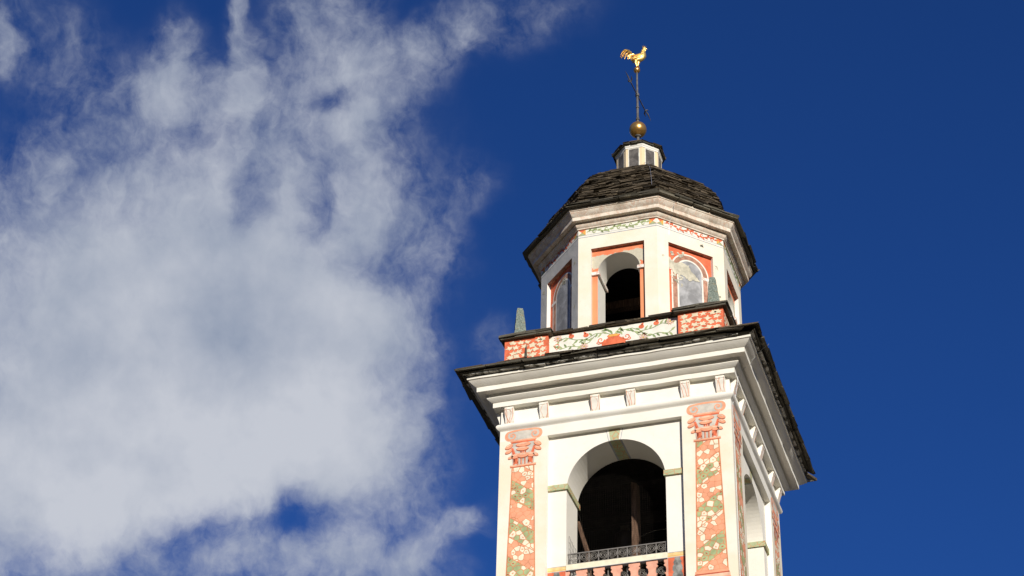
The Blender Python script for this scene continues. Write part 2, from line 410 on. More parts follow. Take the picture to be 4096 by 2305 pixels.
def archwall(mb, mt, u0, u1, z0, z1, uc, zs, r, zb, d, d2, rev, n=28, X=lambda u, d, z: (u, -d, z), flip=False):
    """panel on plane d with a round-arched hole, and the reveal running back to plane d2"""
    def F(pts, m_):
        pts = [X(*p) for p in pts]
        mb.face(pts[::-1] if flip else pts, m_)
    if zb > z0: F([(u0, d, z0), (u1, d, z0), (u1, d, zb), (u0, d, zb)], mt)
    F([(u0, d, zb), (uc-r, d, zb), (uc-r, d, zs), (u0, d, zs)], mt)
    F([(uc+r, d, zb), (u1, d, zb), (u1, d, zs), (uc+r, d, zs)], mt)
    cl = math.atan2(z1-zs, u0-uc); cr = math.atan2(z1-zs, u1-uc)
    ang = sorted(set([math.pi*i/n for i in range(n+1)]+[cl, cr]), reverse=True)
    def outer(a):
        c, s = math.cos(a), math.sin(a); k = 1e9
        if s > 1e-9: k = min(k, (z1-zs)/s)
        if c > 1e-9: k = min(k, (u1-uc)/c)
        if c < -1e-9: k = min(k, (u0-uc)/c)
        return (uc+c*k, d, zs+s*k)
    for a, b in zip(ang, ang[1:]):
        ia, ib = (uc+r*math.cos(a), d, zs+r*math.sin(a)), (uc+r*math.cos(b), d, zs+r*math.sin(b))
        F([ia, ib, outer(b), outer(a)], mt)
    if rev:
        path = [(uc-r, zb)]+[(uc+r*math.cos(math.pi-math.pi*i/40), zs+r*math.sin(math.pi-math.pi*i/40)) for i in range(41)]+[(uc+r, zb)]
        rows = [[X(u, dd, z) for u, z in path] for dd in (d, d2)]
        mb.grid(rows if flip else rows[::-1], rev)
        F([(uc-r, d, zb), (uc-r, d2, zb), (uc+r, d2, zb), (uc+r, d, zb)], rev)

# ---- painted decoration: shapes drawn in the plane of a wall, each layer a coat 1.5 mm above the last
class Paint:
    def __init__(s, X, d): s.mb = MB(); s.X = X; s.d = d
    def poly(s, pts, mt, L=1):
        a = sum(p[0]*q[1]-q[0]*p[1] for p, q in zip(pts, pts[1:]+pts[:1]))
        if a < 0: pts = pts[::-1]
        s.mb.face([s.X(u, s.d+.0015*L, z) for u, z in pts], mt)
    def rect(s, u0, u1, z0, z1, mt, L=1): s.poly([(u0, z0), (u1, z0), (u1, z1), (u0, z1)], mt, L)
    def ell(s, u, z, a, b, mt, L=1, ang=0, n=14, jit=0):
        c, q = math.cos(ang), math.sin(ang); pts = []
        for i in range(n):
            f = 1+random.uniform(-jit, jit); x, y = a*f*math.cos(2*math.pi*i/n), b*f*math.sin(2*math.pi*i/n)
            pts.append((u+x*c-y*q, z+x*q+y*c))
        s.poly(pts, mt, L)
    def strip(s, path, w, mt, L=1):
        if not hasattr(w, '__len__'): w = [w]*len(path)
        A, B = [], []
        for i, (u, z) in enumerate(path):
            p, q = path[max(0, i-1)], path[min(len(path)-1, i+1)]
            dx, dz = q[0]-p[0], q[1]-p[1]; l = math.hypot(dx, dz) or 1
            nx, nz = -dz/l*w[i]/2, dx/l*w[i]/2
            A.append((u+nx, z+nz)); B.append((u-nx, z-nz))
        s.mb.grid([[s.X(u, s.d+.0015*L, z) for u, z in A], [s.X(u, s.d+.0015*L, z) for u, z in B]], mt)
    def arc(s, u, z, r, a0, a1, w, mt, L=1, n=24, b=1):
        s.strip([(u+r*math.cos(a0+(a1-a0)*i/n), z+b*r*math.sin(a0+(a1-a0)*i/n)) for i in range(n+1)], w, mt, L)
    def spiral(s, u, z, r, turns, w, mt, L=1, a0=0, dirn=1, n=40, r1=.15):
        pts = []; 
        for i in range(n+1):
            f = i/n; rr = r*(1-f*(1-r1)); a = a0+dirn*turns*2*math.pi*f; pts.append((u+rr*math.cos(a), z+rr*math.sin(a)))
        s.strip(pts, [w*(1-.45*i/n) for i in range(n+1)], mt, L)
    def leaf(s, u, z, ln, wd, ang, mt, L=1, hi=None):
        c, q = math.cos(ang), math.sin(ang); n = 7
        up = [(i/n*ln, wd*math.sin(math.pi*(i/n)**.8)) for i in range(n+1)]; pts = up+[(x, -y*.8) for x, y in up[-2:0:-1]]
        s.poly([(u+x*c-y*q, z+x*q+y*c) for x, y in pts], mt, L)
        if hi: s.strip([(u+x*ln*c, z+x*ln*q) for x in (.15, .5, .85)], [.004, wd*.5, .003], hi, L+1)
    def build(s, name, parent, **kw): return s.mb.build(name, parent, **kw)

def clip(poly, a, b, c):                        # keep a*x+b*y <= c
    out = []
    for p, q in zip(poly, poly[1:]+poly[:1]):
        fp, fq = a*p[0]+b*p[1]-c, a*q[0]+b*q[1]-c
        if fp <= 0: out.append(p)
        if fp*fq < 0:
            t = fp/(fp-fq); out.append((p[0]+(q[0]-p[0])*t, p[1]+(q[1]-p[1])*t))
    return out
def shrink(poly, g):
    a = sum(p[0]*q[1]-q[0]*p[1] for p, q in zip(poly, poly[1:]+poly[:1]))
    if a < 0: poly = poly[::-1]
    out = poly
    for p, q in zip(poly, poly[1:]+poly[:1]):
        dx, dz = q[0]-p[0], q[1]-p[1]; l = math.hypot(dx, dz)
        if l < 1e-6: continue
        nx, nz = dz/l, -dx/l                    # outward
        out = clip(out, nx, nz, nx*p[0]+nz*p[1]-g)
        if len(out) < 3: return []
    return out
def rounded(poly, k=.25):
    out = []
    n = len(poly)
    for i in range(n):
        p, a, b = poly[i], poly[i-1], poly[(i+1) % n]
        out.append((p[0]+(a[0]-p[0])*k, p[1]+(a[1]-p[1])*k)); out.append((p[0]+(b[0]-p[0])*k, p[1]+(b[1]-p[1])*k))
    return out
def voronoi(seeds, region):
    cells = []
    for i, (x, y) in enumerate(seeds):
        c = region
        for j, (u, v) in enumerate(seeds):
            if i == j or abs(u-x)+abs(v-y) > 1.2: continue
            a, b = u-x, v-y; c = clip(c, a, b, (u*u+v*v-x*x-y*y)/2)
            if len(c) < 3: break
        if len(c) >= 3: cells.append(((x, y), c))
    return cells

FR = lambda u, d, z: (u, -d, z)                 # front-face frame

# ------------------------------------------------------------------ ground
g = MB(); n_ = 64
g.face([(60*math.cos(2*math.pi*i/n_), 60*math.sin(2*math.pi*i/n_), .03) for i in range(n_)], 'paving')
tag(g.build('square'), kind='structure')
g = MB(); g.face([(900*math.cos(2*math.pi*i/n_), 900*math.sin(2*math.pi*i/n_), 0) for i in range(n_)], 'meadow')
tag(g.build('ground'), kind='structure')
g = MB(); rows = []
for k, (r, h) in enumerate(((860, -1), (1050, 60), (1300, 170), (1700, 300), (2100, 430), (2500, 420), (2800, -1))):
    row = []
    for i in range(96):
        a = 2*math.pi*i/96; q = Vector((math.cos(a)*2.2, math.sin(a)*2.2, k*.6)); nz = noise.fractal(q, .8, 2, 5)
        row.append((r*math.cos(a), r*math.sin(a), h*(1+.45*nz) if h > 0 else h))
    rows.append(row)
g.grid(rows, 'hill', True); tag(g.build('hills', smooth=60), kind='structure')

# ------------------------------------------------------------------ bell tower
Z = (0, 0, H0)
tower = tag(empty('bell_tower'), 'white and cream square bell tower with coral painted pilasters, octagonal top and slate dome', 'bell tower')
QU = [k*math.pi/2 for k in range(4)]

# shaft
sh = MB()
for k in range(4):
    c, s = round(math.cos(QU[k])), round(math.sin(QU[k]))
    X = lambda u, d, z, c=c, s=s: (u*c+d*s, u*s-d*c, z)
    def q(a, b, cc, d, mt): sh.face([X(*a), X(*b), X(*cc), X(*d)], mt)
    ZB = -5.2
    q((-2.5, 2.5, ZB), (-1.45, 2.5, ZB), (-1.45, 2.5, -.27), (-2.5, 2.5, -.27), 'cream')
    q((1.45, 2.5, ZB), (2.5, 2.5, ZB), (2.5, 2.5, -.27), (1.45, 2.5, -.27), 'cream')
    q((-2.5, 2.5, -.27), (2.5, 2.5, -.27), (2.5, 2.5, .02), (-2.5, 2.5, .02), 'white')
    q((-2.5, 2.5, -H0), (2.5, 2.5, -H0), (2.5, 2.5, ZB), (-2.5, 2.5, ZB), 'cream')
    q((-1.45, 2.375, ZB), (-1.45, 2.375, -.27), (-1.45, 2.5, -.27), (-1.45, 2.5, ZB), 'white')
    q((1.45, 2.5, ZB), (1.45, 2.5, -.27), (1.45, 2.375, -.27), (1.45, 2.375, ZB), 'white')
    q((-1.45, 2.5, -.27), (-1.45, 2.375, -.27), (1.45, 2.375, -.27), (1.45, 2.5, -.27), 'white')
    q((-1.45, 2.5, ZB), (1.45, 2.5, ZB), (1.45, 2.375, ZB), (-1.45, 2.375, ZB), 'white')
    archwall(sh, 'white', -1.45, 1.45, ZB, -.27, 0, -1.59, 1.055, -4.45, 2.375, 1.56, 'white', X=X, n=40)
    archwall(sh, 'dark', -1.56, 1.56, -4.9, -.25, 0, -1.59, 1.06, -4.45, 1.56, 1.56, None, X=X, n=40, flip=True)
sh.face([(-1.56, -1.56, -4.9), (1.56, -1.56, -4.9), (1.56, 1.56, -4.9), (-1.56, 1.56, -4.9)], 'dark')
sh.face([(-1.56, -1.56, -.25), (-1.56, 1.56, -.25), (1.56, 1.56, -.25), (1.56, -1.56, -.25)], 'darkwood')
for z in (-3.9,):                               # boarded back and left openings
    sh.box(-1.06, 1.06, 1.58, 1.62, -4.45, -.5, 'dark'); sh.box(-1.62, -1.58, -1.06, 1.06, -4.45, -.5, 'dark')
sh.build('shaft_wall', tower, loc=Z)

# main cornice
co = MB()
def cyma(w0, z0, w1, z1, n=8):
    return [(w0+(w1-w0)*(.22*math.sin(math.pi/2*i/n)+.78*i/n), z0+(z1-z0)*(.22*(1-math.cos(math.pi/2*i/n))+.78*i/n)) for i in range(n+1)]
prof = [(2.496, -.03), (2.505, -.012)]+[(2.505+.067*math.sin(math.pi*i/10)**.8, -.012+.18*i/10) for i in range(1, 10)]+[(2.495, .168), (2.49, .18), (2.49, .528), (2.632, .529), (2.635, .641)]
prof += cyma(2.643, .643, 2.745, .722)+[(2.742, .738), (2.722, .745), (2.715, .79), (2.722, .811), (2.917, .811), (2.921, .918)]
prof += cyma(2.93, .922, 3.066, 1.036)+[(3.07, 1.040), (3.088, 1.043), (3.092, 1.092), (3.05, 1.10), (2.4, 1.10)]
moulding(co, 4, prof, 'white', sub=60, wob=.009, seed=3)
co.build('cornice', tower, loc=Z, smooth=32)

# scrolled brackets under the cornice
def bracket_mesh(u):
    b = MB(); w = .098
    pf = [(2.492, .165), (2.515, .168), (2.535, .20), (2.552, .26), (2.57, .33), (2.592, .39), (2.605, .43), (2.60, .45), (2.612, .455), (2.616, .49), (2.606, .497), (2.60, .527), (2.492, .527)]
    L = [(u-w, -d, z) for d, z in pf]; Rr = [(u+w, -d, z) for d, z in pf]
    b.grid([L, Rr], 'bracketwhite'); b.face(L, 'bracketwhite'); b.face(Rr[::-1], 'bracketwhite')
    rr = random.Random(int(u*1000)+77)
    for i in range(4):                          # painted veins wandering down the front
        x = u+rr.uniform(-.075, .075); sl = rr.uniform(-.028, .028); A, B = [], []
        for k, (d, z) in enumerate(pf[1:-2]):
            wd = rr.uniform(.0025, .007)*(1 if k < 8 else .5); x = min(u+w-.012, max(u-w+.012, x+sl+rr.uniform(-.012, .012)))
            if rr.random() < .12: sl = -sl
            A.append((x-wd, -d-.003, z)); B.append((x+wd, -d-.003, z))
        b.grid([A, B], rr.choice(('rust', 'salmon', 'salmonlight')))
    return b
for k in range(4):
    for u in (-2.285, -1.515, -.385, .39, 1.56, 2.31):
        bracket_mesh(u).build('bracket', tower, loc=Z, rz=QU[k])

# painted pilasters
def mosaic(P, c0, c1, w0, w1, z0, z1, sl, seed):
    """cells of broken marble in slanting green and salmon bands; sl = slope of the bands"""
    rnd = random.Random(seed)
    reg = [(c1-w1/2, z1), (c1+w1/2, z1), (c0+w0/2, z0), (c0-w0/2, z0)]
    P.poly(reg, 'rust', 1)
    reg_in = [(c1-w1/2+.02, z1), (c1+w1/2-.02, z1), (c0+w0/2-.02, z0), (c0-w0/2+.02, z0)]
    seeds = []
    nz = int((z0-z1)/.108); nx = 5
    for i in range(nz):
        for j in range(nx):
            seeds.append((c0-w1/2+w1*(j+.5+.5*(i % 2)-.25)/nx+rnd.uniform(-.045, .045), z1+(z0-z1)*(i+.5)/nz+rnd.uniform(-.04, .04)))
    bandh = .46; per = 2*bandh
    for (x, y), cell in voronoi(seeds, reg_in):
        kk = math.floor((y-sl*(x-c0)-z0)/bandh)
        colr = 'green' if kk % 2 == 0 else 'salmon'
        mtl = 'cell' if rnd.random() < (.40 if colr == 'salmon' else .44) else colr
        # the bands are cut straight
        pieces = [(cell, kk)]
        lo = z0+kk*bandh; hi = lo+bandh
        c_ = clip(cell, sl, -1, -(lo-sl*c0)); c_ = clip(c_, -sl, 1, hi-sl*c0) if len(c_) > 2 else c_
        if len(c_) > 2:
            sk = shrink(c_, .0075 if mtl != 'salmon' else .0035)
            if len(sk) > 2: P.poly(rounded(sk, .07), mtl, 2)
            if mtl != 'salmon' and rnd.random() < .30 and len(sk) > 3:
                cx = sum(p[0] for p in sk)/len(sk); cz = sum(p[1] for p in sk)/len(sk)
                P.ell(cx, cz, rnd.uniform(.018, .03), rnd.uniform(.012, .018), 'salmon' if mtl == 'cell' else 'darkred', 3, rnd.uniform(-.9, .9), 9, .2)
        for kk2, l2, h2 in ((kk-1, lo-bandh, lo), (kk+1, hi, hi+bandh)):
            c2 = clip(cell, sl, -1, -(l2-sl*c0)); c2 = clip(c2, -sl, 1, h2-sl*c0) if len(c2) > 2 else c2
            if len(c2) > 2:
                sk = shrink(c2, .0085)
                if len(sk) > 2: P.poly(rounded(sk, .07), ('cell' if rnd.random() < .3 else 'green' if kk2 % 2 == 0 else 'salmon'), 2)
def pilaster(mir):
    s = -mir
    P = Paint(FR, 2.5); c = s*1.975
    P.rect(c-.285, c+.285, -.945, -.885, 'salmon', 2); P.rect(c-.285, c+.285, -.905, -.888, 'salmonlight', 3); P.rect(c-.285, c+.285, -.945, -.93, 'darkred', 3)
    mosaic(P, c, c+s*.008, .50, .65, -.945, -3.93, .72*s, 11 if s < 0 else 23)
    for z0, z1, w, mt in ((-3.99, -3.93, .34, 'salmon'), (-4.02, -3.99, .35, 'darkred'), (-4.09, -4.02, .365, 'salmonlight'), (-4.12, -4.09, .37, 'salmon'), (-4.9, -4.12, .385, 'salmon')):
        P.rect(c-w, c+w, z0, z1, mt, 2)
    # capital
    K = Paint(FR, 2.5)
    bow = [(c-.30, -.27), (c-.37, -.235), (c-.395, -.165), (c-.37, -.09), (c-.29, -.055), (c, -.035), (c+.29, -.055), (c+.37, -.09), (c+.395, -.165), (c+.37, -.235), (c+.30, -.27)]
    def sm(pts, n=4):
        out = []
        for i in range(len(pts)-1):
            p0, p1, p2, p3 = pts[max(0, i-1)], pts[i], pts[i+1], pts[min(len(pts)-1, i+2)]
            for j in range(n):
                t = j/n; f = lambda a, b, c_, d: .5*((2*b)+(-a+c_)*t+(2*a-5*b+4*c_-d)*t*t+(-a+3*b-3*c_+d)*t**3)
                out.append((f(p0[0], p1[0], p2[0], p3[0]), f(p0[1], p1[1], p2[1], p3[1])))
        return out+[pts[-1]]
    sb = sm(bow); K.poly(sb, 'stonegrey', 1); K.strip(sb, .042, 'salmon', 2)
    for q in (-1, 1):
        K.spiral(c+q*.255, -.165, .118, 1.3, .034, 'salmon', 3, math.pi/2-q*.9, -q)
        K.ell(c+q*.255, -.165, .024, .024, 'salmon', 4)
    K.rect(c-.29, c+.29, -.315, -.27, 'salmon', 4); K.rect(c-.285, c+.285, -.288, -.274, 'salmonlight', 5); K.rect(c-.27, c+.27, -.35, -.315, 'red', 4)
    K.poly([(c-.30, -.35), (c+.30, -.35), (c+.235, -.885), (c-.235, -.885)], 'stonegrey', 1)
    for i in range(6):
        u = c-.2+.08*i; K.rect(u-.018, u+.018, -.885, -.70, 'darkred', 2); K.rect(u-.004, u+.012, -.88, -.72, 'salmon', 3)
    def head(u, z, a, b_, an, L):
        K.ell(u, z-.010, a, b_, 'darkred', L, an, 16, .05); K.ell(u, z, a*.97, b_*.92, 'salmon', L+1, an, 16, .06); K.ell(u-.01, z+b_*.38, a*.62, b_*.32, 'salmonlight', L+2, an, 12, .1)
    for q in (-1, 1):                           # side fronds in three tiers
        K.strip([(c+q*.15, -.86), (c+q*.19, -.66), (c+q*.25, -.46)], [.085, .07, .05], 'red', 3)
        K.strip([(c+q*.165, -.84), (c+q*.20, -.66), (c+q*.255, -.48)], [.012, .018, .008], 'darkred', 4)
        for tz, to, a in ((-.415, .315, .095), (-.535, .325, .082), (-.685, .275, .066)): head(c+q*to, tz, a, a*.56, -q*.45, 5)
    head(c, -.40, .165, .058, 0, 5); head(c-.015, -.505, .135, .05, 0, 8)
    K.strip([(c-.05, -.56), (c-.04, -.64)], .03, 'darkred', 5); K.strip([(c+.05, -.56), (c+.04, -.64)], .03, 'darkred', 5); K.strip([(c, -.56), (c, -.64)], .035, 'red', 5)
    head(c-.17, -.67, .095, .062, .15, 5); head(c+.17, -.67, .095, .062, -.15, 5); head(c, -.665, .125, .066, 0, 8)
    return P, K
pil = {}
for mir in (1, -1):
    P, K = pilaster(mir)
    p0 = P.build('painted_pilaster', tower, loc=Z); K.build('painted_capital', p0)
    pil[mir] = p0
    for k in (1, 2, 3):
        cp = copy_tree(p0, tower); cp.rotation_euler = (0, 0, QU[k])

# imposts, keystone stripe
for k in range(4):
    for s in (-1, 1):
        b = MB(); u0, u1 = sorted((s*1.448, s*1.02))
        b.box(u0, u1, -2.42, -2.377, -1.58, -1.455, 'impost')
        v0, v1 = sorted((s*1.053, s*1.02)); b.box(v0, v1, -2.375, -1.45, -1.58, -1.455, 'impost')
        b.build('impost_band', tower, loc=Z, rz=QU[k])
    P = Paint(FR, 2.375); c = -.02
    P.poly([(c-.185, -.275), (c+.185, -.275), (c+.135, -.54), (c-.135, -.54)], 'bluegrey', 1)
    P.poly([(c-.17, -.275), (c+.17, -.275), (c+.125, -.538), (c-.125, -.538)], 'paper', 2)
    P.poly([(c-.125, -.275), (c+.125, -.275), (c+.09, -.536), (c-.09, -.536)], 'impost', 3)
    r_ = 1.0535
    for a0, a1, mt, rr in ((-.155, .125, 'bluegrey', r_), (-.12, .09, 'impost', r_-.002)):
        P.mb.grid([[(rr*math.sin(a0+(a1-a0)*i/6), -d, -1.59+rr*math.cos(a0+(a1-a0)*i/6)) for i in range(7)] for d in (2.35, 1.57)], mt)
    P.build('keystone_stripe', tower, loc=Z, rz=QU[k])

# balcony parapet: sill, pierced pink boards, painted end panels
for k in range(2):
    b = MB(); b.box(-1.052, 1.052, -2.393, -2.29, -3.468, -3.345, 'cell')
    b.box(-1.052, 1.052, -2.396, -2.29, -3.480, -3.470, 'bluegrey')
    b.build('balcony_sill', tower, loc=Z, rz=QU[k])
    hz = [(-3.482, .065), (-3.55, .066), (-3.565, .092), (-3.60, .062), (-3.625, .07), (-3.65, .10), (-3.72, .112), (-3.775, .10), (-3.785, .066), (-3.81, .096), (-3.90, .11), (-3.96, .088), (-4.0, .06), (-4.05, .075), (-4.1, .055), (-4.2, .06), (-4.4, .06)]
    cs = [-.915+.365*i for i in range(6)]
    b = MB()
    for i in range(7):
        Lf = [(cs[i-1]+h if i else -1.052) for z, h in hz]; Rt = [(cs[i]-h if i < 6 else 1.052) for z, h in hz]
        for j in range(len(hz)-1):
            z0, z1 = hz[j][0], hz[j+1][0]
            if Rt[j]-Lf[j] < .004 and Rt[j+1]-Lf[j+1] < .004: continue
            l0, r0, l1, r1 = Lf[j], max(Rt[j], Lf[j]+.002), Lf[j+1], max(Rt[j+1], Lf[j+1]+.002)
            b.hexa([(l1, -2.365, z1), (r1, -2.365, z1), (r1, -2.335, z1), (l1, -2.335, z1), (l0, -2.365, z0), (r0, -2.365, z0), (r0, -2.335, z0), (l0, -2.335, z0)], 'pink')
    b.build('balustrade_board', tower, loc=Z, rz=QU[k])
    for s in (-1, 1):
        P = Paint(FR, 2.375); a0, a1 = sorted((s*1.06, s*1.447)); m_ = (a0+a1)/2
        P.rect(a0, a1, -3.465, -3.355, 'yellow', 1); P.rect(a0, a1, -3.44, -3.43, 'orange', 2); P.rect(a0, a1, -3.362, -3.352, 'bluegrey', 2); P.rect(a0, a1, -3.475, -3.463, 'bluegrey', 2)
        P.rect(a0, a1, -4.6, -3.475, 'red', 1)
        hp = [(.055, -3.48), (.06, -3.53), (.085, -3.58), (.075, -3.63), (.10, -3.68), (.105, -3.75), (.08, -3.80), (.10, -3.84), (.115, -3.90), (.095, -3.97), (.06, -4.02), (.055, -4.12), (.05, -4.5)]
        P.poly([(m_+h, z) for h, z in hp]+[(m_-h, z) for h, z in hp[::-1]], 'greypaint', 2)
        P.build('painted_panel', tower, loc=Z, rz=QU[k])

# ---- stone slates
def slab(mb, o, u, v, n, L, D, T, mt, jit=.012, rnd=random, cut=(0, 0)):
    """o = middle of the outer bottom edge, u along, v inward, n up"""
    p = []
    for zz in (0, T):
        for a, b in ((-.5, 0), (.5, 0), (.5, 1), (-.5, 1)):
            q = o+u*(a*L+(cut[0] if a < 0 else -cut[1])*b)+v*(b*D)+n*zz
            j = jit if b == 0 else 0
            q = q+u*rnd.uniform(-j, j)*1.5+v*rnd.uniform(-j, j)*1.6+n*rnd.uniform(-j, j)*.45
            p.append(q)
    mb.hexa(p, mt)
def slate_ring(mb, sides, w, z, lmin, lmax, D, T, mt, pitch, rnd, t=OCT, jit=.012, over=.02, ends=0):
    c = [Vector(p) for p in ring(sides, w, z, t)]
    for i in range(sides):
        a, b = c[i], c[(i+1) % sides]; e = (b-a); Ls = e.length; u = e/Ls
        inw = Vector((-u.y, u.x, 0)); v = (inw*math.cos(pitch)+Vector((0, 0, math.sin(pitch)))).normalized(); n = u.cross(v)
        x = -rnd.uniform(0, .03)+ends; Le = Ls-ends
        while x < Le:
            L = rnd.uniform(lmin, lmax)
            if Le-x-L < lmin*.5: L = Le-x+rnd.uniform(0, .03)
            o = a+u*(x+L/2)-inw*rnd.uniform(-over, over)+Vector((0, 0, rnd.uniform(-.006, .006)))
            mk = D*math.cos(pitch)*(1 if sides == 4 else .4142); xa, xb = x+.003, x+L-.003
            cut = (max(0, mk-xa), max(0, mk-(Ls-xb)))
            if sum(cut) < L-.01: slab(mb, o, u, v, n, L-.006, D, T*rnd.uniform(.75, 1.25), mt, jit, rnd, cut)
            x += L
rnd = random.Random(5)
er = MB()
er.grid([ring(4, w, z) for w, z in ((3.0, 1.098), (3.05, 1.12), (3.10, 1.18), (2.3, 1.78), (2.2, 1.83))], 'eaveslate', True)
slate_ring(er, 4, 3.155, 1.107, .45, .95, .5, .034, 'washslate', .02, rnd, jit=.014)
slate_ring(er, 4, 3.20, 1.140, .5, 1.0, .6, .026, 'eaveslate', .06, rnd, jit=.016)
slate_ring(er, 4, 3.30, 1.170, .4, .9, .7, .032, 'eaveslate', .25, rnd, jit=.02)
for j in range(5):
    slate_ring(er, 4, 3.29-.2*j, 1.202+.118*j, .35, .8, .45, .04, 'slate', .5, rnd, jit=.02)
er.build('eave_roof', tower, loc=Z)

# parapet blocks and panels with slate caps
def blob_paint(P, u0, u1, z0, z1, seed, L=2):
    r = random.Random(seed); nx = max(2, round((u1-u0)/.2)); nz = max(2, round((z1-z0)/.125))
    for i in range(nz):
        for j in range(nx):
            cu = u0+(u1-u0)*(j+.5+(.25 if i % 2 else -.2))/nx; cz = z0+(z1-z0)*(i+.5)/nz
            cu += r.uniform(-.035, .035); cz += r.uniform(-.018, .018); cu = min(u1-.1, max(u0+.1, cu)); cz = min(z1-.06, max(z0+.05, cz)); a0 = r.uniform(0, 6); n = r.choice((8, 10, 10, 12)); pts = []
            for q in range(n):
                f = r.uniform(.95, 1.5) if q % 2 else r.uniform(.4, .85); pts.append((cu+.088*f*math.cos(a0+2*math.pi*q/n), cz+.055*f*math.sin(a0+2*math.pi*q/n)))
            P.poly(rounded(pts, .12), 'blockcream', L)
            P.strip(pts+pts[:1], .007, 'darkred', L-1)
sg = 0
for cx, cy in ((-1.98, -1.94), (1.915, -1.94), (1.94, 1.94), (-1.94, 1.94)):
    sg += 1; b = MB(); h = .495
    x0, x1, y0, y1 = cx-h, cx+h, cy-h, cy+h
    b.box(x0, x1, y0, y1, 1.6, 2.36, 'red')
    P = Paint(lambda u, d, z: (u, -d, z), -y0); blob_paint(P, x0+.02, x1-.02, 1.84, 2.33, sg*3)
    P2 = Paint(lambda u, d, z: (d, u, z), x1); blob_paint(P2, y0+.02, y1-.02, 1.84, 2.33, sg*3+1)
    P3 = Paint(lambda u, d, z: (-d, -u, z), -x0); blob_paint(P3, -y1+.02, -y0-.02, 1.84, 2.33, sg*3+2)
    for PP in (P, P2, P3):
        bb = len(b.v); b.v += PP.mb.v
        for f_, k_ in zip(PP.mb.f, PP.mb.m): b.f.append(tuple(bb+i for i in f_)); b.m.append(b.mi(PP.mb.mats[k_]))
    blk = b.build('parapet_block', tower, loc=Z)
    cpm = MB(); r2 = random.Random(sg)
    for lay, (ov, z) in enumerate(((.085, 2.362), (.11, 2.405))):
        for s4 in range(4):
            a = s4*math.pi/2; u = Vector((math.cos(a), math.sin(a), 0)); inw = Vector((-u.y, u.x, 0)); x = -h-ov
            while x < h+ov-.01:
                L = min(r2.uniform(.3, .7), h+ov-x)
                if h+ov-x-L < .12: L = h+ov-x
                o = Vector((cx, cy, z))+u*(x+L/2)-inw*(h+ov); slab(cpm, o, u, (inw+Vector((0, 0, .06))).normalized(), Vector((0, 0, 1)), L-.005, h+ov, .042, 'eaveslate', .016, r2); x += L
    cpm.box(cx-h, cx+h, cy-h, cy+h, 2.40, 2.47, 'eaveslate')
    cpm.build('slate_cap', blk)

def floral():
    b = MB(); b.box(-1.49, 1.425, -2.34, -1.5, 1.6, 2.35, 'cell')
    P = Paint(FR, 2.34); c = -.03
    P.rect(-1.484, 1.418, 1.7, 2.345, 'paper', 1)
    # vase
    P.poly([(c-.26, 1.84), (c-.27, 1.96), (c-.17, 2.06), (c-.12, 2.09), (c-.14, 2.13), (c+.14, 2.13), (c+.12, 2.09), (c+.17, 2.06), (c+.27, 1.96), (c+.26, 1.84)], 'red', 4)
    P.ell(c, 2.13, .15, .04, 'red', 5); P.ell(c, 2.135, .12, .028, 'orange', 6)
    for q in (-1, 1):
        P.spiral(c+q*.29, 2.06, .085, 1.2, .026, 'red', 4, math.pi if q > 0 else 0, q); P.strip([(c+q*.25, 1.98), (c+q*.33, 1.96), (c+q*.38, 1.99), (c+q*.36, 2.03)], .022, 'red', 4)
        # vines running out from the mouth
        for path in ([(c, 2.14), (c+q*.2, 2.24), (c+q*.42, 2.25), (c+q*.62, 2.14), (c+q*.86, 2.17), (c+q*1.08, 2.26), (c+q*1.28, 2.2)],
                     [(c+q*.42, 2.2), (c+q*.55, 2.05), (c+q*.8, 1.98), (c+q*1.0, 2.03), (c+q*1.2, 1.98), (c+q*1.3, 2.05)],
                     [(c, 2.14), (c+q*.1, 2.26), (c+q*.16, 2.32)], [(c+q*.62, 2.14), (c+q*.68, 1.98), (c+q*.62, 1.88)]):
            P.strip(path, .018, 'deepgreen', 2)
            for i in range(len(path)-1):
                for f in (.3, .75):
                    u = path[i][0]+(path[i+1][0]-path[i][0])*f; z = path[i][1]+(path[i+1][1]-path[i][1])*f
                    P.leaf(u, z, random.uniform(.09, .15), .026, random.uniform(-1.2, 1.2)+(0 if q > 0 else math.pi), random.choice(('green', 'deepgreen')), 3)
        for u, z in ((.62, 2.25), (.95, 2.28)):
            P.ell(c+q*u, z, .062, .052, 'red', 5, n=16); P.leaf(c+q*u, z+.03, .08, .03, q*.9+(0 if q > 0 else math.pi), 'red', 5)
        for u, z in ((.66, 1.96), (1.26, 2.27)):
            for i in range(9):
                a = 2*math.pi*i/9; P.leaf(c+q*u, z, .10, .017, a, 'red', 5); P.leaf(c+q*u+.014*math.cos(a), z+.014*math.sin(a), .072, .009, a, 'paper', 6)
            P.ell(c+q*u, z, .022, .022, 'orange', 7)
    # heart by the left block
    P.arc(c-1.28, 2.08, .05, 0, math.pi*1.3, .014, 'red', 5); P.strip([(c-1.33, 2.06), (c-1.28, 1.98), (c-1.22, 2.06)], .014, 'red', 5)
    bb = len(b.v); b.v += P.mb.v
    for f_, k_ in zip(P.mb.f, P.mb.m): b.f.append(tuple(bb+i for i in f_)); b.m.append(b.mi(P.mb.mats[k_]))
    return b
for k in range(4):
    pn = floral().build('parapet_panel', tower, loc=Z, rz=QU[k])
    cpm = MB(); r2 = random.Random(40+k)
    for lay, (ov, z) in enumerate(((.06, 2.375), (.085, 2.392))):
        x = -1.49
        while x < 1.42:
            L = min(r2.uniform(.35, .8), 1.425-x)
            if 1.425-x-L < .15: L = 1.425-x
            slab(cpm, Vector((x+L/2, -2.34-ov, z)), Vector((1, 0, 0)), Vector((0, 1, .05)).normalized(), Vector((0, 0, 1)), L-.006, .8, .036+.012*(r2.random() < .4), 'slate', .018, r2); x += L
    cpm.build('slate_cap', pn)
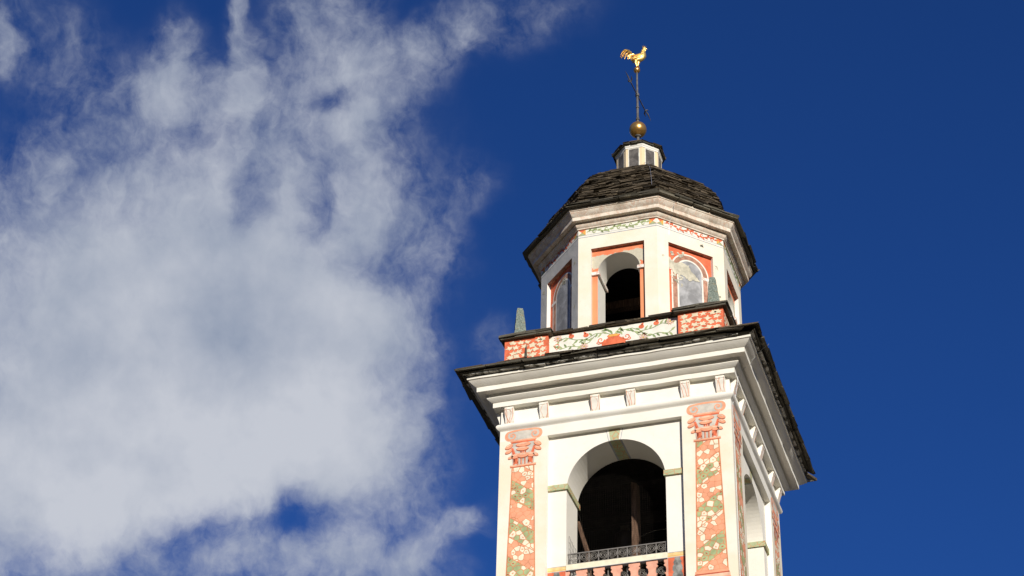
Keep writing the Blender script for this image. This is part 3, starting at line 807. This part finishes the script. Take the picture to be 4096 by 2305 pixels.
sp = MB(); sp.tube([(-1.957, -2.5, 1.8), (-1.957, -2.51, 2.0), (-1.96, -2.5, 2.16)], [.026, .018, .003], 'eaveslate', 6)
sp.build('slate_spike', tower, loc=Z)

# ---- octagonal drum
OZ = (.022, 0, H0); WO = 2.154; TO = .4235
drum = MB(); niches = []
s2 = 2**-.5
faces = []
for k in range(8):
    card = k % 2 == 0
    a = k*math.pi/4
    c, s = math.cos(a), math.sin(a)
    d0 = WO if card else WO*(1+TO)*s2
    hs = WO*TO if card else WO*(1-TO)*s2
    X = lambda u, d, z, c=c, s=s: (u*c+d*s, u*s-d*c, z)
    faces.append((X, d0, hs, card))
    zt, zb_, nw, dr = 4.715, 2.3, (.615 if card else .585), .095
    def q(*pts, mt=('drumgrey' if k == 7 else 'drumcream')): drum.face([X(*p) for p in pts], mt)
    q((-hs, d0, 1.5), (-nw, d0, 1.5), (-nw, d0, zt), (-hs, d0, zt)); q((nw, d0, 1.5), (hs, d0, 1.5), (hs, d0, zt), (nw, d0, zt))
    q((-nw, d0, 1.5), (nw, d0, 1.5), (nw, d0, zb_), (-nw, d0, zb_))
    q((-hs, d0, zt), (hs, d0, zt), (hs, d0, 5.3), (-hs, d0, 5.3))
    q((-nw, d0-dr, zb_), (-nw, d0-dr, zt), (-nw, d0, zt), (-nw, d0, zb_), mt='drumwhite'); q((nw, d0, zb_), (nw, d0, zt), (nw, d0-dr, zt), (nw, d0-dr, zb_), mt='drumwhite')
    q((-nw, d0, zt), (-nw, d0-dr, zt), (nw, d0-dr, zt), (nw, d0, zt), mt='brownband'); q((-nw, d0, zb_), (nw, d0, zb_), (nw, d0-dr, zb_), (-nw, d0-dr, zb_), mt='drumwhite')
    if card:
        archwall(drum, 'peel', -nw, nw, zb_, zt, .0, 4.08, .485, zb_+.1, d0-dr, 1.42, 'drumwhite', X=X)
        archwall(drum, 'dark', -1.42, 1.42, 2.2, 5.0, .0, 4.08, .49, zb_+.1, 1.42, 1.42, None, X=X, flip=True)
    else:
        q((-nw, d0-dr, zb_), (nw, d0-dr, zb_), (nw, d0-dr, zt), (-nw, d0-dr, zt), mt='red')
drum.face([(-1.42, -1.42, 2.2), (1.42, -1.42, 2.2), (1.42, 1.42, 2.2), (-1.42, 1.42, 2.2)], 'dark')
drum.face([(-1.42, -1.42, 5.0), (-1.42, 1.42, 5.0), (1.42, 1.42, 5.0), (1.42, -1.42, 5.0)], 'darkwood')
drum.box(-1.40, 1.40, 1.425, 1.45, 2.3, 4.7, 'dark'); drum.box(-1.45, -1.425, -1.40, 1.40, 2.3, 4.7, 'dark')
drum.box(-1.3, 1.3, -.55, -.35, 4.15, 4.35, 'wood')
drum_o = drum.build('drum_wall', tower, loc=OZ)

for k in range(8):
    X, d0, hs, card = faces[k]
    # frieze
    P = Paint(X, d0); rr = random.Random(60+k)
    P.rect(-hs, hs, 5.075, 5.29, 'paper', 1); P.rect(-hs, hs, 5.062, 5.078, 'bluegrey', 2); P.rect(-hs, hs, 5.118, 5.128, 'bluegrey', 2)
    for q in (-1, 1):
        e0, e1 = sorted((q*hs*.995, q*(hs-.175))); z0, z1 = 5.132, 5.285; mu, mz = (e0+e1)/2, (z0+z1)/2
        P.poly([(e0, z1), (mu, mz), (e1, z1)], 'red', 3); P.poly([(e0, z0), (e1, z0), (mu, mz)], 'green', 3)
        ou, iu = (e0, e1) if q < 0 else (e1, e0)
        P.poly([(ou, z0), (mu, mz), (ou, z1)], 'paper', 3); P.poly([(iu, z0), (mu, mz), (iu, z1)], 'orange', 3)
        P.strip([(e0, z0), (e1, z1)], .006, 'rust', 4); P.strip([(e0, z1), (e1, z0)], .006, 'rust', 4)
    ca, cb = ('green', 'deepgreen') if card else ('red', 'darkred')
    u = -hs+.2; up = 1; L = 2*hs-.4; nW = 5; stp = L/nW
    pts = [(u+L*i/60, 5.205+.035*math.sin(i/60*nW*math.pi*1.0)) for i in range(61)]
    P.strip(pts, .024, ca, 3)
    for i in range(nW):
        uu = u+stp*(i+.5); sg_ = 1 if i % 2 == 0 else -1
        P.spiral(uu+.04, 5.205-sg_*.022, .05, .95, .026, ca, 4, sg_*1.2, sg_)
        for f, an in ((-.35, .9), (-.1, .5), (.2, 1.1), (.38, .2)):
            P.leaf(uu+f*stp, 5.205+sg_*.01, .105, .024, sg_*an, ca, 5); P.strip([(uu+f*stp+.02, 5.203), (uu+f*stp+.08*math.cos(an), 5.203+sg_*.08*math.sin(an))], .008, cb, 6)
        P.ell(uu-.06, 5.205+sg_*.045, .026, .016, ca, 5, sg_*.6)
    P.build('painted_frieze', drum_o)
    if not card:                                # false window painted on the blind niche
        d = d0-.095; P = Paint(X, d); cu, zc = .02, 4.13
        def archshape(R, zb):
            return [(cu-R, zb)]+[(cu+R*math.cos(math.pi-math.pi*i/28), zc+R*math.sin(math.pi-math.pi*i/28)) for i in range(29)]+[(cu+R, zb)]
        P.poly(archshape(.49, 2.32), 'paper', 1); P.poly(archshape(.455, 2.33), 'brownband', 2); P.poly(archshape(.34, 2.34), 'paper', 3); P.poly(archshape(.30, 2.35), 'winpaint', 4)
        for q in (-1, 1): 
            P.rect(cu+q*.42-.115, cu+q*.42+.115, 4.045, 4.125, 'bracket', 6)
        # patch where the paint has fallen
        if k == 1:
            r = random.Random(3); pa = []
            base = [(-.575, 4.42), (-.46, 4.34), (-.38, 4.26), (-.2, 4.33), (-.02, 4.30), (.06, 4.16), (.17, 4.04), (.27, 3.98), (.20, 3.94), (.10, 3.95), (.0, 3.88), (-.08, 3.93), (-.17, 3.99), (-.27, 3.96), (-.33, 4.0), (-.36, 3.9), (-.46, 4.07), (-.575, 4.10)]
            for i in range(len(base)):
                p, q = base[i], base[(i+1) % len(base)]
                for f in (0, .2, .4, .6, .8): pa.append((p[0]+(q[0]-p[0])*f+(r.uniform(-.02, .02) if p[0] > -.57 else 0), p[1]+(q[1]-p[1])*f+r.uniform(-.022, .022)))
            pa = [(max(-.583, x), z) for x, z in pa]
            P.poly(pa, 'beige', 8)
            for i in range(16): P.ell(r.uniform(-.48, -.18), r.uniform(3.66, 3.96), r.uniform(.012, .05), r.uniform(.01, .035), 'beige', 7, r.random()*3, 9, .4)
            for i in range(8): P.ell(r.uniform(-.5, -.1), r.uniform(4.42, 4.62), r.uniform(.02, .06), r.uniform(.015, .05), 'beige', 7, r.random()*3, 9, .45)
        if k == 7:
            r = random.Random(5)
            for i in range(14): P.ell(r.uniform(-.1, .12), r.uniform(4.36, 4.5), r.uniform(.02, .06), r.uniform(.01, .04), 'beige', 7, r.random()*3, 9, .4)
        P.build('painted_window', drum_o)
        r = random.Random(80+k)                     # places where the limewash has flaked off
        for (bu, bz, n_p) in (((.30, 4.93, 10), (.66, 4.45, 6), (.70, 3.62, 7), (.66, 3.15, 9), (-.72, 4.3, 3)) if k == 1 else ((.72, 4.5, 6), (-.75, 4.55, 5), (.74, 3.3, 4))):
            P = Paint(X, d0)
            for i in range(n_p): P.ell(bu+r.uniform(-.04, .04), bz+r.uniform(-.045, .045), r.uniform(.014, .034), r.uniform(.012, .03), 'beige', 2, r.random()*3, 9, .45)
            P.build('flaked_patch', drum_o)
    else:
        for q in (-1, 1):
            b = MB(); d = d0-.095
            a0, a1 = sorted((q*.612, q*.435)); v0, v1 = sorted((q*.483, q*.435))
            def bx(u0, u1, da, db, z0, z1): b.hexa([X(u0, da, z0), X(u1, da, z0), X(u1, db, z0), X(u0, db, z0), X(u0, da, z1), X(u1, da, z1), X(u1, db, z1), X(u0, db, z1)], 'bracket')
            bx(a0, a1, d+.05, d+.002, 4.015, 4.095); bx(v0, v1, d, 1.36, 4.015, 4.095)
            b.build('impost_band', drum_o)

# drum cornice
oc = MB()
prof = [(2.15, 5.283), (2.185, 5.285), (2.19, 5.31), (2.2, 5.315), (2.235, 5.36), (2.243, 5.385), (2.243, 5.405), (2.225, 5.418), (2.22, 5.428), (2.348, 5.428), (2.352, 5.515)]
prof += cyma(2.356, 5.52, 2.432, 5.625, 7)+[(2.433, 5.636), (2.45, 5.64), (2.453, 5.696), (2.40, 5.70), (2.0, 5.70)]
moulding(oc, 8, prof, 'marble', t=TO, sub=22, wob=.007, seed=11)
oc.build('drum_cornice', tower, loc=OZ, smooth=32)

# dome of stone slates
dm = MB(); rnd = random.Random(17)
DP = [(2.36, 5.72), (2.36, 5.80), (2.22, 5.98), (2.15, 6.27), (2.05, 6.58), (1.93, 6.84), (1.77, 7.06), (1.47, 7.38), (1.07, 7.74), (.65, 8.06), (.42, 8.2)]
dm.grid([ring(8, w-.05, z, .4142) for w, z in DP], 'eaveslate', True)
slate_ring(dm, 8, 2.545, 5.700, .35, .8, .5, .038, 'eaveslate', .05, rnd, TO, .018)
slate_ring(dm, 8, 2.565, 5.742, .35, .8, .5, .04, 'eaveslate', .12, rnd, TO, .02)
acc = 0
for (w0, z0), (w1, z1) in zip(DP[1:], DP[2:]):
    L = math.hypot(w1-w0, z1-z0); stp = .036; sl_ = math.atan2(z1-z0, w0-w1)
    x = acc
    while x < L:
        f = x/L; w, z = w0+(w1-w0)*f, z0+(z1-z0)*f
        slate_ring(dm, 8, w+.012, z, .10, .44, .2, .020, 'slate', min(sl_*.3, .3), rnd, .4142, .012, .034)
        x += stp*rnd.uniform(.85, 1.15)
    acc = x-L
dm.build('dome_roof', tower, loc=OZ)

# lantern on the dome
TL = .39; WL = .512
ln = MB(); ln.grid([ring(8, WL, z, TL) for z in (7.9, 8.89)], 'lanterncream', True)
ln.grid([ring(8, w, z, TL) for w, z in ((WL, 8.80), (WL+.012, 8.805), (WL+.016, 8.84), (WL+.03, 8.86), (WL+.035, 8.90), (WL, 8.905))], 'drumwhite', True)
lan = ln.build('lantern', tower, loc=OZ)
for k in range(8):
    card = k % 2 == 0; a = k*math.pi/4; c, s = math.cos(a), math.sin(a)
    d0 = WL if card else WL*(1+TL)*s2; hw = (WL*TL if card else WL*(1-TL)*s2)
    X = lambda u, d, z, c=c, s=s: (u*c+d*s, u*s-d*c, z)
    P = Paint(X, d0); P.rect(-.142, .142, 7.95, 8.80, 'paper', 2); P.rect(-.122, .122, 7.95, 8.785, 'greypaint', 3); P.rect(-.112, .112, 7.95, 8.775, 'lanternwin', 4)
    P.build('painted_window', lan)
lr = MB(); rnd = random.Random(23)
lr.grid([ring(8, w, z, TL) for w, z in ((.54, 8.91), (.55, 8.95), (.33, 9.14), (.12, 9.24), (.02, 9.26))], 'eaveslate', True)
slate_ring(lr, 8, .60, 8.905, .15, .36, .25, .03, 'eaveslate', .1, rnd, TL, .014)
for j, (w, z) in enumerate(((.61, 8.94), (.54, 8.99), (.46, 9.04), (.38, 9.09), (.29, 9.135), (.2, 9.175), (.12, 9.21))):
    slate_ring(lr, 8, w, z, .12, .34, .22, .026, 'slate', .35, rnd, TL, .012, .014)
lr.build('lantern_roof', lan)

# ------------------------------------------------------------------ weathervane
wv = tag(empty('weathervane', (.005, 0, H0+9.2)), 'gilded cockerel weathervane on a thin iron rod above a large gold ball', 'weathervane')
def wz(z): return z-9.2
b = MB(); b.sphere((0, 0, wz(9.797)), .214, 'oldgold', 48, 32); b.build('gold_ball', wv, smooth=80)
b = MB(); b.tube([(0, 0, wz(9.1)), (0, 0, wz(9.56))], .035, 'iron', 12); b.tube([(0, 0, wz(9.545)), (0, 0, wz(9.575)), (0, 0, wz(9.62))], [.03, .075, .085], 'iron', 16); b.build('ball_collar', wv, smooth=40)
b = MB(); b.tube([(0, 0, wz(9.95)), (0, 0, wz(10.5)), (0, 0, wz(11.0)), (0, 0, wz(11.7))], [.032, .029, .026, .023], 'iron', 10)
for z, r in ((10.13, .048), (10.17, .04), (10.52, .042), (10.90, .05), (10.94, .05)): b.tube([(0, 0, wz(z-.014)), (0, 0, wz(z+.014))], r, 'iron', 12)
b.build('rod', wv, smooth=40)
b = MB(); b.sphere((0, 0, wz(11.749)), .084, 'oldgold', 32, 20); b.build('small_gold_ball', wv, smooth=80)
b = MB(); zc = wz(10.92)
b.tube([(-.03, -.50, zc), (0, 0, zc), (.04, .60, zc)], .014, 'iron', 8)
b.build('arrow_bar', wv, smooth=40)
for s, x0, y0, dx in ((-1, -.03, -.50, -.02), (1, .04, .60, .03)):                             # wrought tips at the two ends
    b = MB()
    b.tube([(x0, y0, zc), (x0+dx, y0+s*.22, zc+.02), (x0+dx*1.3, y0+s*.46, zc+.0)], [.02, .03, .003], 'iron', 8, .5)
    b.tube([(x0, y0+s*.02, zc), (x0-.035, y0+s*.10, zc-.03), (x0-.03, y0+s*.2, zc-.05)], [.012, .02, .004], 'iron', 6)
    b.tube([(x0, y0+s*.02, zc), (x0+.04, y0+s*.07, zc+.05), (x0+.05, y0+s*.16, zc+.08)], [.012, .018, .004], 'iron', 6)
    b.build('arrow_tip', wv, smooth=40)

# cockerel, modelled in a plane facing the square
ck = MB()
def rp(x, y, off=0): return Vector(((x-385)*.00148, off, (510-y)*.00212))
body = [(285, 380, 22), (310, 380, 36), (342, 378, 50), (380, 368, 62), (420, 354, 68), (458, 336, 66), (486, 312, 54), (494, 288, 42), (494, 264, 34), (499, 242, 28), (508, 224, 25), (519, 209, 26), (533, 204, 22), (546, 206, 12)]
rows = []; n = 22
for i, (x, y, r) in enumerate(body):
    p = body[max(0, i-1)]; q = body[min(len(body)-1, i+1)]
    d = (rp(q[0], q[1])-rp(p[0], p[1])).normalized(); a = d.cross(Vector((0, 1, 0))).normalized()
    rad = r*.00188
    rows.append([rp(x, y)+a*math.cos(2*math.pi*j/n)*rad*(1+.05*math.sin(7*j+3*i))+Vector((0, 1, 0))*math.sin(2*math.pi*j/n)*rad*.62*(1+.05*math.cos(5*j+2*i)) for j in range(n)])
ck.grid(rows, 'gold', True); ck.face(rows[0][::-1], 'gold'); ck.face(rows[-1], 'gold')
rnd = random.Random(9)
for s in (-1, 1):                               # wing and neck feathers in overlapping rows
    for i in range(5):
        for j in range(4):
            x, y = 470-i*26-j*6, 306+j*17+i*7
            p = rp(x, y, s*(.052+.008*j)*1.0); q = rp(x-40, y+14+j*3, s*.055)
            ck.tube([p, (p+q)/2+Vector((0, s*.012, 0)), q], [.006, .021, .005], 'gold', 7)
    for i in range(5):
        for j in range(3):
            x, y = 515-j*14+i*-3, 225+i*18
            p = rp(x, y, s*.028); q = rp(x-14, y+32, s*.045); ck.tube([p, (p+q)/2+Vector((0, s*.008, 0)), q], [.005, .014, .004], 'gold', 6)
cock = ck.build('cockerel', wv, loc=(0, 0, wz(11.83)), rz=R_(18), smooth=60)
b = MB()                                        # sickle tail
for (tx, ty, top, off) in ((103, 348, (170, 238), .0), (125, 352, (190, 246), .03), (150, 362, (205, 258), -.03), (182, 356, (222, 268), .045), (215, 362, (240, 285), -.045), (240, 372, (262, 300), .03), (265, 385, (280, 318), -.03), (112, 330, (165, 250), -.02)):
    r0 = rp(300, 378); p1 = rp(272, (378+top[1])/2-18, off*.6); p2 = rp(top[0]+48, top[1], off); p3 = rp(top[0]-14, top[1]+16, off); p4 = rp(tx, ty, off*1.2)
    pts = []
    cp = [r0, r0, p1, p2, p3, p4, p4]
    for i in range(len(cp)-3):
        for f in range(4):
            t = f/4; A, B, C_, D = cp[i:i+4]
            pts.append(.5*((2*B)+(C_-A)*t+(2*A-5*B+4*C_-D)*t*t+(3*B-A-3*C_+D)*t**3))
    pts.append(p4); k = len(pts)
    b.tube(pts, [.012+.022*math.sin(math.pi*min(1, .12+.86*i/(k-1))) for i in range(k)], 'gold', 8, .7)
b.build('tail_feathers', cock, smooth=60)
b = MB()
for x, y, dx, dy in ((490, 178, -6, -24), (508, 176, -1, -28), (525, 178, 5, -25), (540, 184, 9, -20)): b.tube([rp(x, y+18), rp(x+dx*.5, y+dy*.4), rp(x+dx, y+dy)], [.016, .015, .004], 'gold', 7, .6)
b.tube([rp(500, 188), rp(520, 182), rp(538, 188)], .016, 'gold', 8, .6); b.build('comb', cock, smooth=60)
b = MB(); b.tube([rp(534, 212), rp(534, 232), rp(530, 252)], [.012, .022, .008], 'gold', 8); b.build('wattle', cock, smooth=60)
b = MB(); b.tube([rp(540, 204), rp(556, 207), rp(570, 214)], [.017, .012, .002], 'gold', 8); b.build('beak', cock, smooth=60)
for s, x0, x1 in ((-1, 362, 380), (1, 408, 392)):
    b = MB(); b.tube([rp(x0+4, 415, s*.03), rp(x0, 448, s*.03), rp(x1, 496, s*.02)], [.055, .03, .015], 'gold', 9)
    for a in (-.5, 0, .5): b.tube([rp(x1, 496, s*.02), rp(x1+26, 500, s*.02+a*.05), rp(x1+38, 512, s*.02+a*.08)], [.012, .011, .005], 'gold', 6)
    b.build('leg', cock, smooth=60)

# ------------------------------------------------------------------ stone obelisks on the parapet
def obelisk(x, y, rz, seed, label):
    b = MB(); r = random.Random(seed); rows = []
    for i in range(9):
        f = i/8; h = .142*(1-f)+.068*f
        if i == 8: h *= .86
        z = .83*f; rw = []
        for j in range(4):
            cs = [(-1, -1), (1, -1), (1, 1), (-1, 1)]; p, q = cs[j], cs[(j+1) % 4]
            for k in range(3):
                t = k/3; rw.append(((p[0]+(q[0]-p[0])*t)*h+r.uniform(-.006, .006)-.012*f, (p[1]+(q[1]-p[1])*t)*h+r.uniform(-.006, .006), z))
        rows.append(rw)
    b.grid(rows, 'granite', True); b.face(rows[-1], 'granite')
    o = b.build('stone_obelisk', None, loc=(x, y, H0+2.475), rz=rz)
    return tag(o, label, 'obelisk', 'obelisks on the parapet corners')
obelisk(-2.20, -2.22, R_(24), 1, 'green-grey stone obelisk on the left red block, standing against blue sky')
obelisk(2.165, -2.22, R_(17), 2, 'green-grey stone obelisk on the right red block, in front of the painted false window')

# ------------------------------------------------------------------ balcony railing
rl = tag(empty('balcony_railing', (0, -2.27, H0-4.4)), 'grey wrought-iron scroll railing across the foot of the large front arch', 'railing')
def rz_(z): return z+4.4
for z, nm in ((-3.045, 'top_rail'), (-3.285, 'bottom_rail'), (-4.05, 'bottom_rail')):
    b = MB(); b.box(-1.05, 1.05, -.014, .014, rz_(z)-.012, rz_(z)+.012, 'rail'); b.build(nm, rl)
xs = [-1.0+.2*i for i in range(11)]
for x in xs:
    b = MB(); b.box(x-.012, x+.012, -.010, .010, rz_(-4.04), rz_(-3.055), 'rail'); b.box(x-.02, x+.02, -.016, .016, rz_(-3.19), rz_(-3.165), 'rail'); b.build('bar', rl)
def scroll(cx, cz, q, v):
    b = MB(); pts = []
    for i in range(44):
        f = i/43; a = math.pi*(.5)+q*(-2.1*2*math.pi*f+.2); r = .018+.066*f
        a = math.pi/2+q*(2*math.pi*2.1*(1-f)); r = .016+.066*f
        pts.append((cx+r*math.cos(a)*1.0, 0, cz+v*r*math.sin(a)))
    pts += [(cx-q*.035, 0, cz+v*.085), (cx-q*.07, 0, cz+v*.06)] if False else []
    e = pts[-1]
    pts += [(e[0]+q*.045, 0, e[2]-v*.012), (e[0]+q*.085, 0, e[2]-v*.05), (e[0]+q*.088, 0, e[2]-v*.10), (e[0]+q*.05, 0, e[2]-v*.16), (e[0]-q*.02, 0, e[2]-v*.19)]
    b.tube(pts, .0075, 'rail', 6); return b
for i in range(10):
    q = 1 if i % 2 == 0 else -1
    scroll((xs[i]+xs[i+1])/2, rz_(-3.155), -q, 1).build('scroll', rl)
    for z in (-3.42, -3.68, -3.93): scroll((xs[i]+xs[i+1])/2, rz_(z), q if z > -3.6 else -q, 1).build('scroll', rl)

# bird net inside the front arch
nt = MB(); d = 2.235
yy = -1.60
def arch_half(z): return 1.04 if z < -1.59 else math.sqrt(max(0, 1.04**2-(z+1.59)**2))
z = -3.3
while z < -.56:
    h = arch_half(z)
    if z < -2.63 or True: nt.box(-h, h, yy-.001, yy+.001, z-.0008, z+.0008, 'net')
    z += .05
u = -1.03
while u < 1.035:
    zt = -1.59+math.sqrt(max(0, 1.04**2-u*u)); nt.box(u-.0008, u+.0008, yy-.003, yy-.001, -3.3, zt, 'net'); u += .05
net = nt.build('bird_net', loc=Z); tag(net, 'fine dark bird net stretched across the inside of the front arch', 'net')
nt = MB()                                       # loose corner of the net against the left reveal
for i in range(6):
    f = i/5; nt.tube([(-1.042+.0*f, -2.22+.6*f, -2.58-.05*f), (-1.043, -2.22+.6*f, -3.3)], .002, 'net', 4)
for i in range(6):
    f = i/5; nt.tube([(-1.042, -2.22, -2.58-.72*f), (-1.040, -1.9, -2.66-.63*f), (-1.041, -1.62, -2.62-.68*f)], .002, 'net', 4)
nc = nt.build('net_corner', net)

# timber bell frame and bell inside
bf = tag(empty('timber_bell_support', (0, 0, H0-4.9)), 'weathered brown timber bell frame in the dark behind the front arch', 'bell frame')
def bz(z): return z+4.9
b = MB(); b.hexa([(-.055, -.92, 0), (.115, -.92, 0), (.135, -.70, 0), (-.055, -.70, 0), (-.045, -.92, bz(-.72)), (.06, -.92, bz(-.76)), (.075, -.70, bz(-.72)), (-.045, -.70, bz(-.72))], 'wood'); b.build('post', bf)
b = MB(); b.box(-1.5, 1.5, -.72, -.55, bz(-.62), bz(-.42), 'darkwood'); b.build('beam', bf)
b = MB(); b.tube([(-1.22, -.95, bz(-1.55)), (-1.02, -.9, bz(-2.3)), (-.98, -.86, bz(-3.0))], [.05, .06, .06], 'wood', 6); b.build('brace', bf)
b = MB(); b.box(-1.5, 1.5, .45, .62, bz(-.9), bz(-.7), 'darkwood'); b.build('beam', bf)
b = MB(); pr = [(.02, -1.35), (.16, -1.36), (.22, -1.42), (.25, -1.6), (.28, -1.85), (.34, -2.05), (.42, -2.17), (.41, -2.19), (.36, -2.17)]
b.grid([[(r*math.cos(2*math.pi*j/36), r*math.sin(2*math.pi*j/36), z+1.35) for j in range(36)] for r, z in pr], 'bronze', True)
b.box(-.1, .1, -.04, .04, -.02, .16, 'bronze')
bell = tag(b.build('church_bell', loc=(-.45, .1, H0-1.1-.25), smooth=40), 'dark bronze bell hanging in the shadow behind the front arch', 'bell')

# ------------------------------------------------------------------ lightning wires
def wire(pts, label, r=.0045):
    b = MB(); b.tube([(x, y, z+H0) for x, y, z in pts], r, 'wire', 6, cap=True)
    tag(b.build('lightning_wire', smooth=60), label, 'wire', 'lightning conductor wires')
def dome_pt(ang, f):
    i = min(len(DP)-2, int(f)); w = DP[i][0]+(DP[i+1][0]-DP[i][0])*(f-i); z = DP[i][1]+(DP[i+1][1]-DP[i][1])*(f-i)
    a = R_(ang); r = (w+.075)/max(abs(math.cos(a)), abs(math.sin(a)), (abs(math.cos(a))+abs(math.sin(a)))*s2)
    return (.022+r*math.cos(a), r*math.sin(a), z+.03)
wire([dome_pt(-69.5+.0*i, 8.6-i*.55) for i in range(12)], 'thin wire hanging down the front ridge of the slate dome')
wire([(1.49, -2.22, 5.84), (1.436, -2.185, 5.80), (1.37, -2.14, 5.69), (1.33, -2.13, 5.57), (1.30, -2.06, 5.44), (1.24, -1.98, 5.40), (1.19, -1.955, 5.26), (1.165, -1.925, 5.1), (1.152, -1.925, 4.75)], 'thin kinked wire over the octagon cornice above the false window', .0045)
wire([(3.36, -2.45, 1.22), (3.2, -2.42, 1.14), (3.10, -2.40, 1.05), (2.99, -2.375, .95), (2.932, -2.37, .86), (2.80, -2.34, .80), (2.645, -2.32, .66), (2.62, -2.34, .4), (2.583, -2.352, .129), (2.52, -2.345, .0), (2.507, -2.375, -.2), (2.508, -2.37, -2.0), (2.508, -2.39, -6)], 'thin wire dropping from the lower eave down the right wall corner', .005)
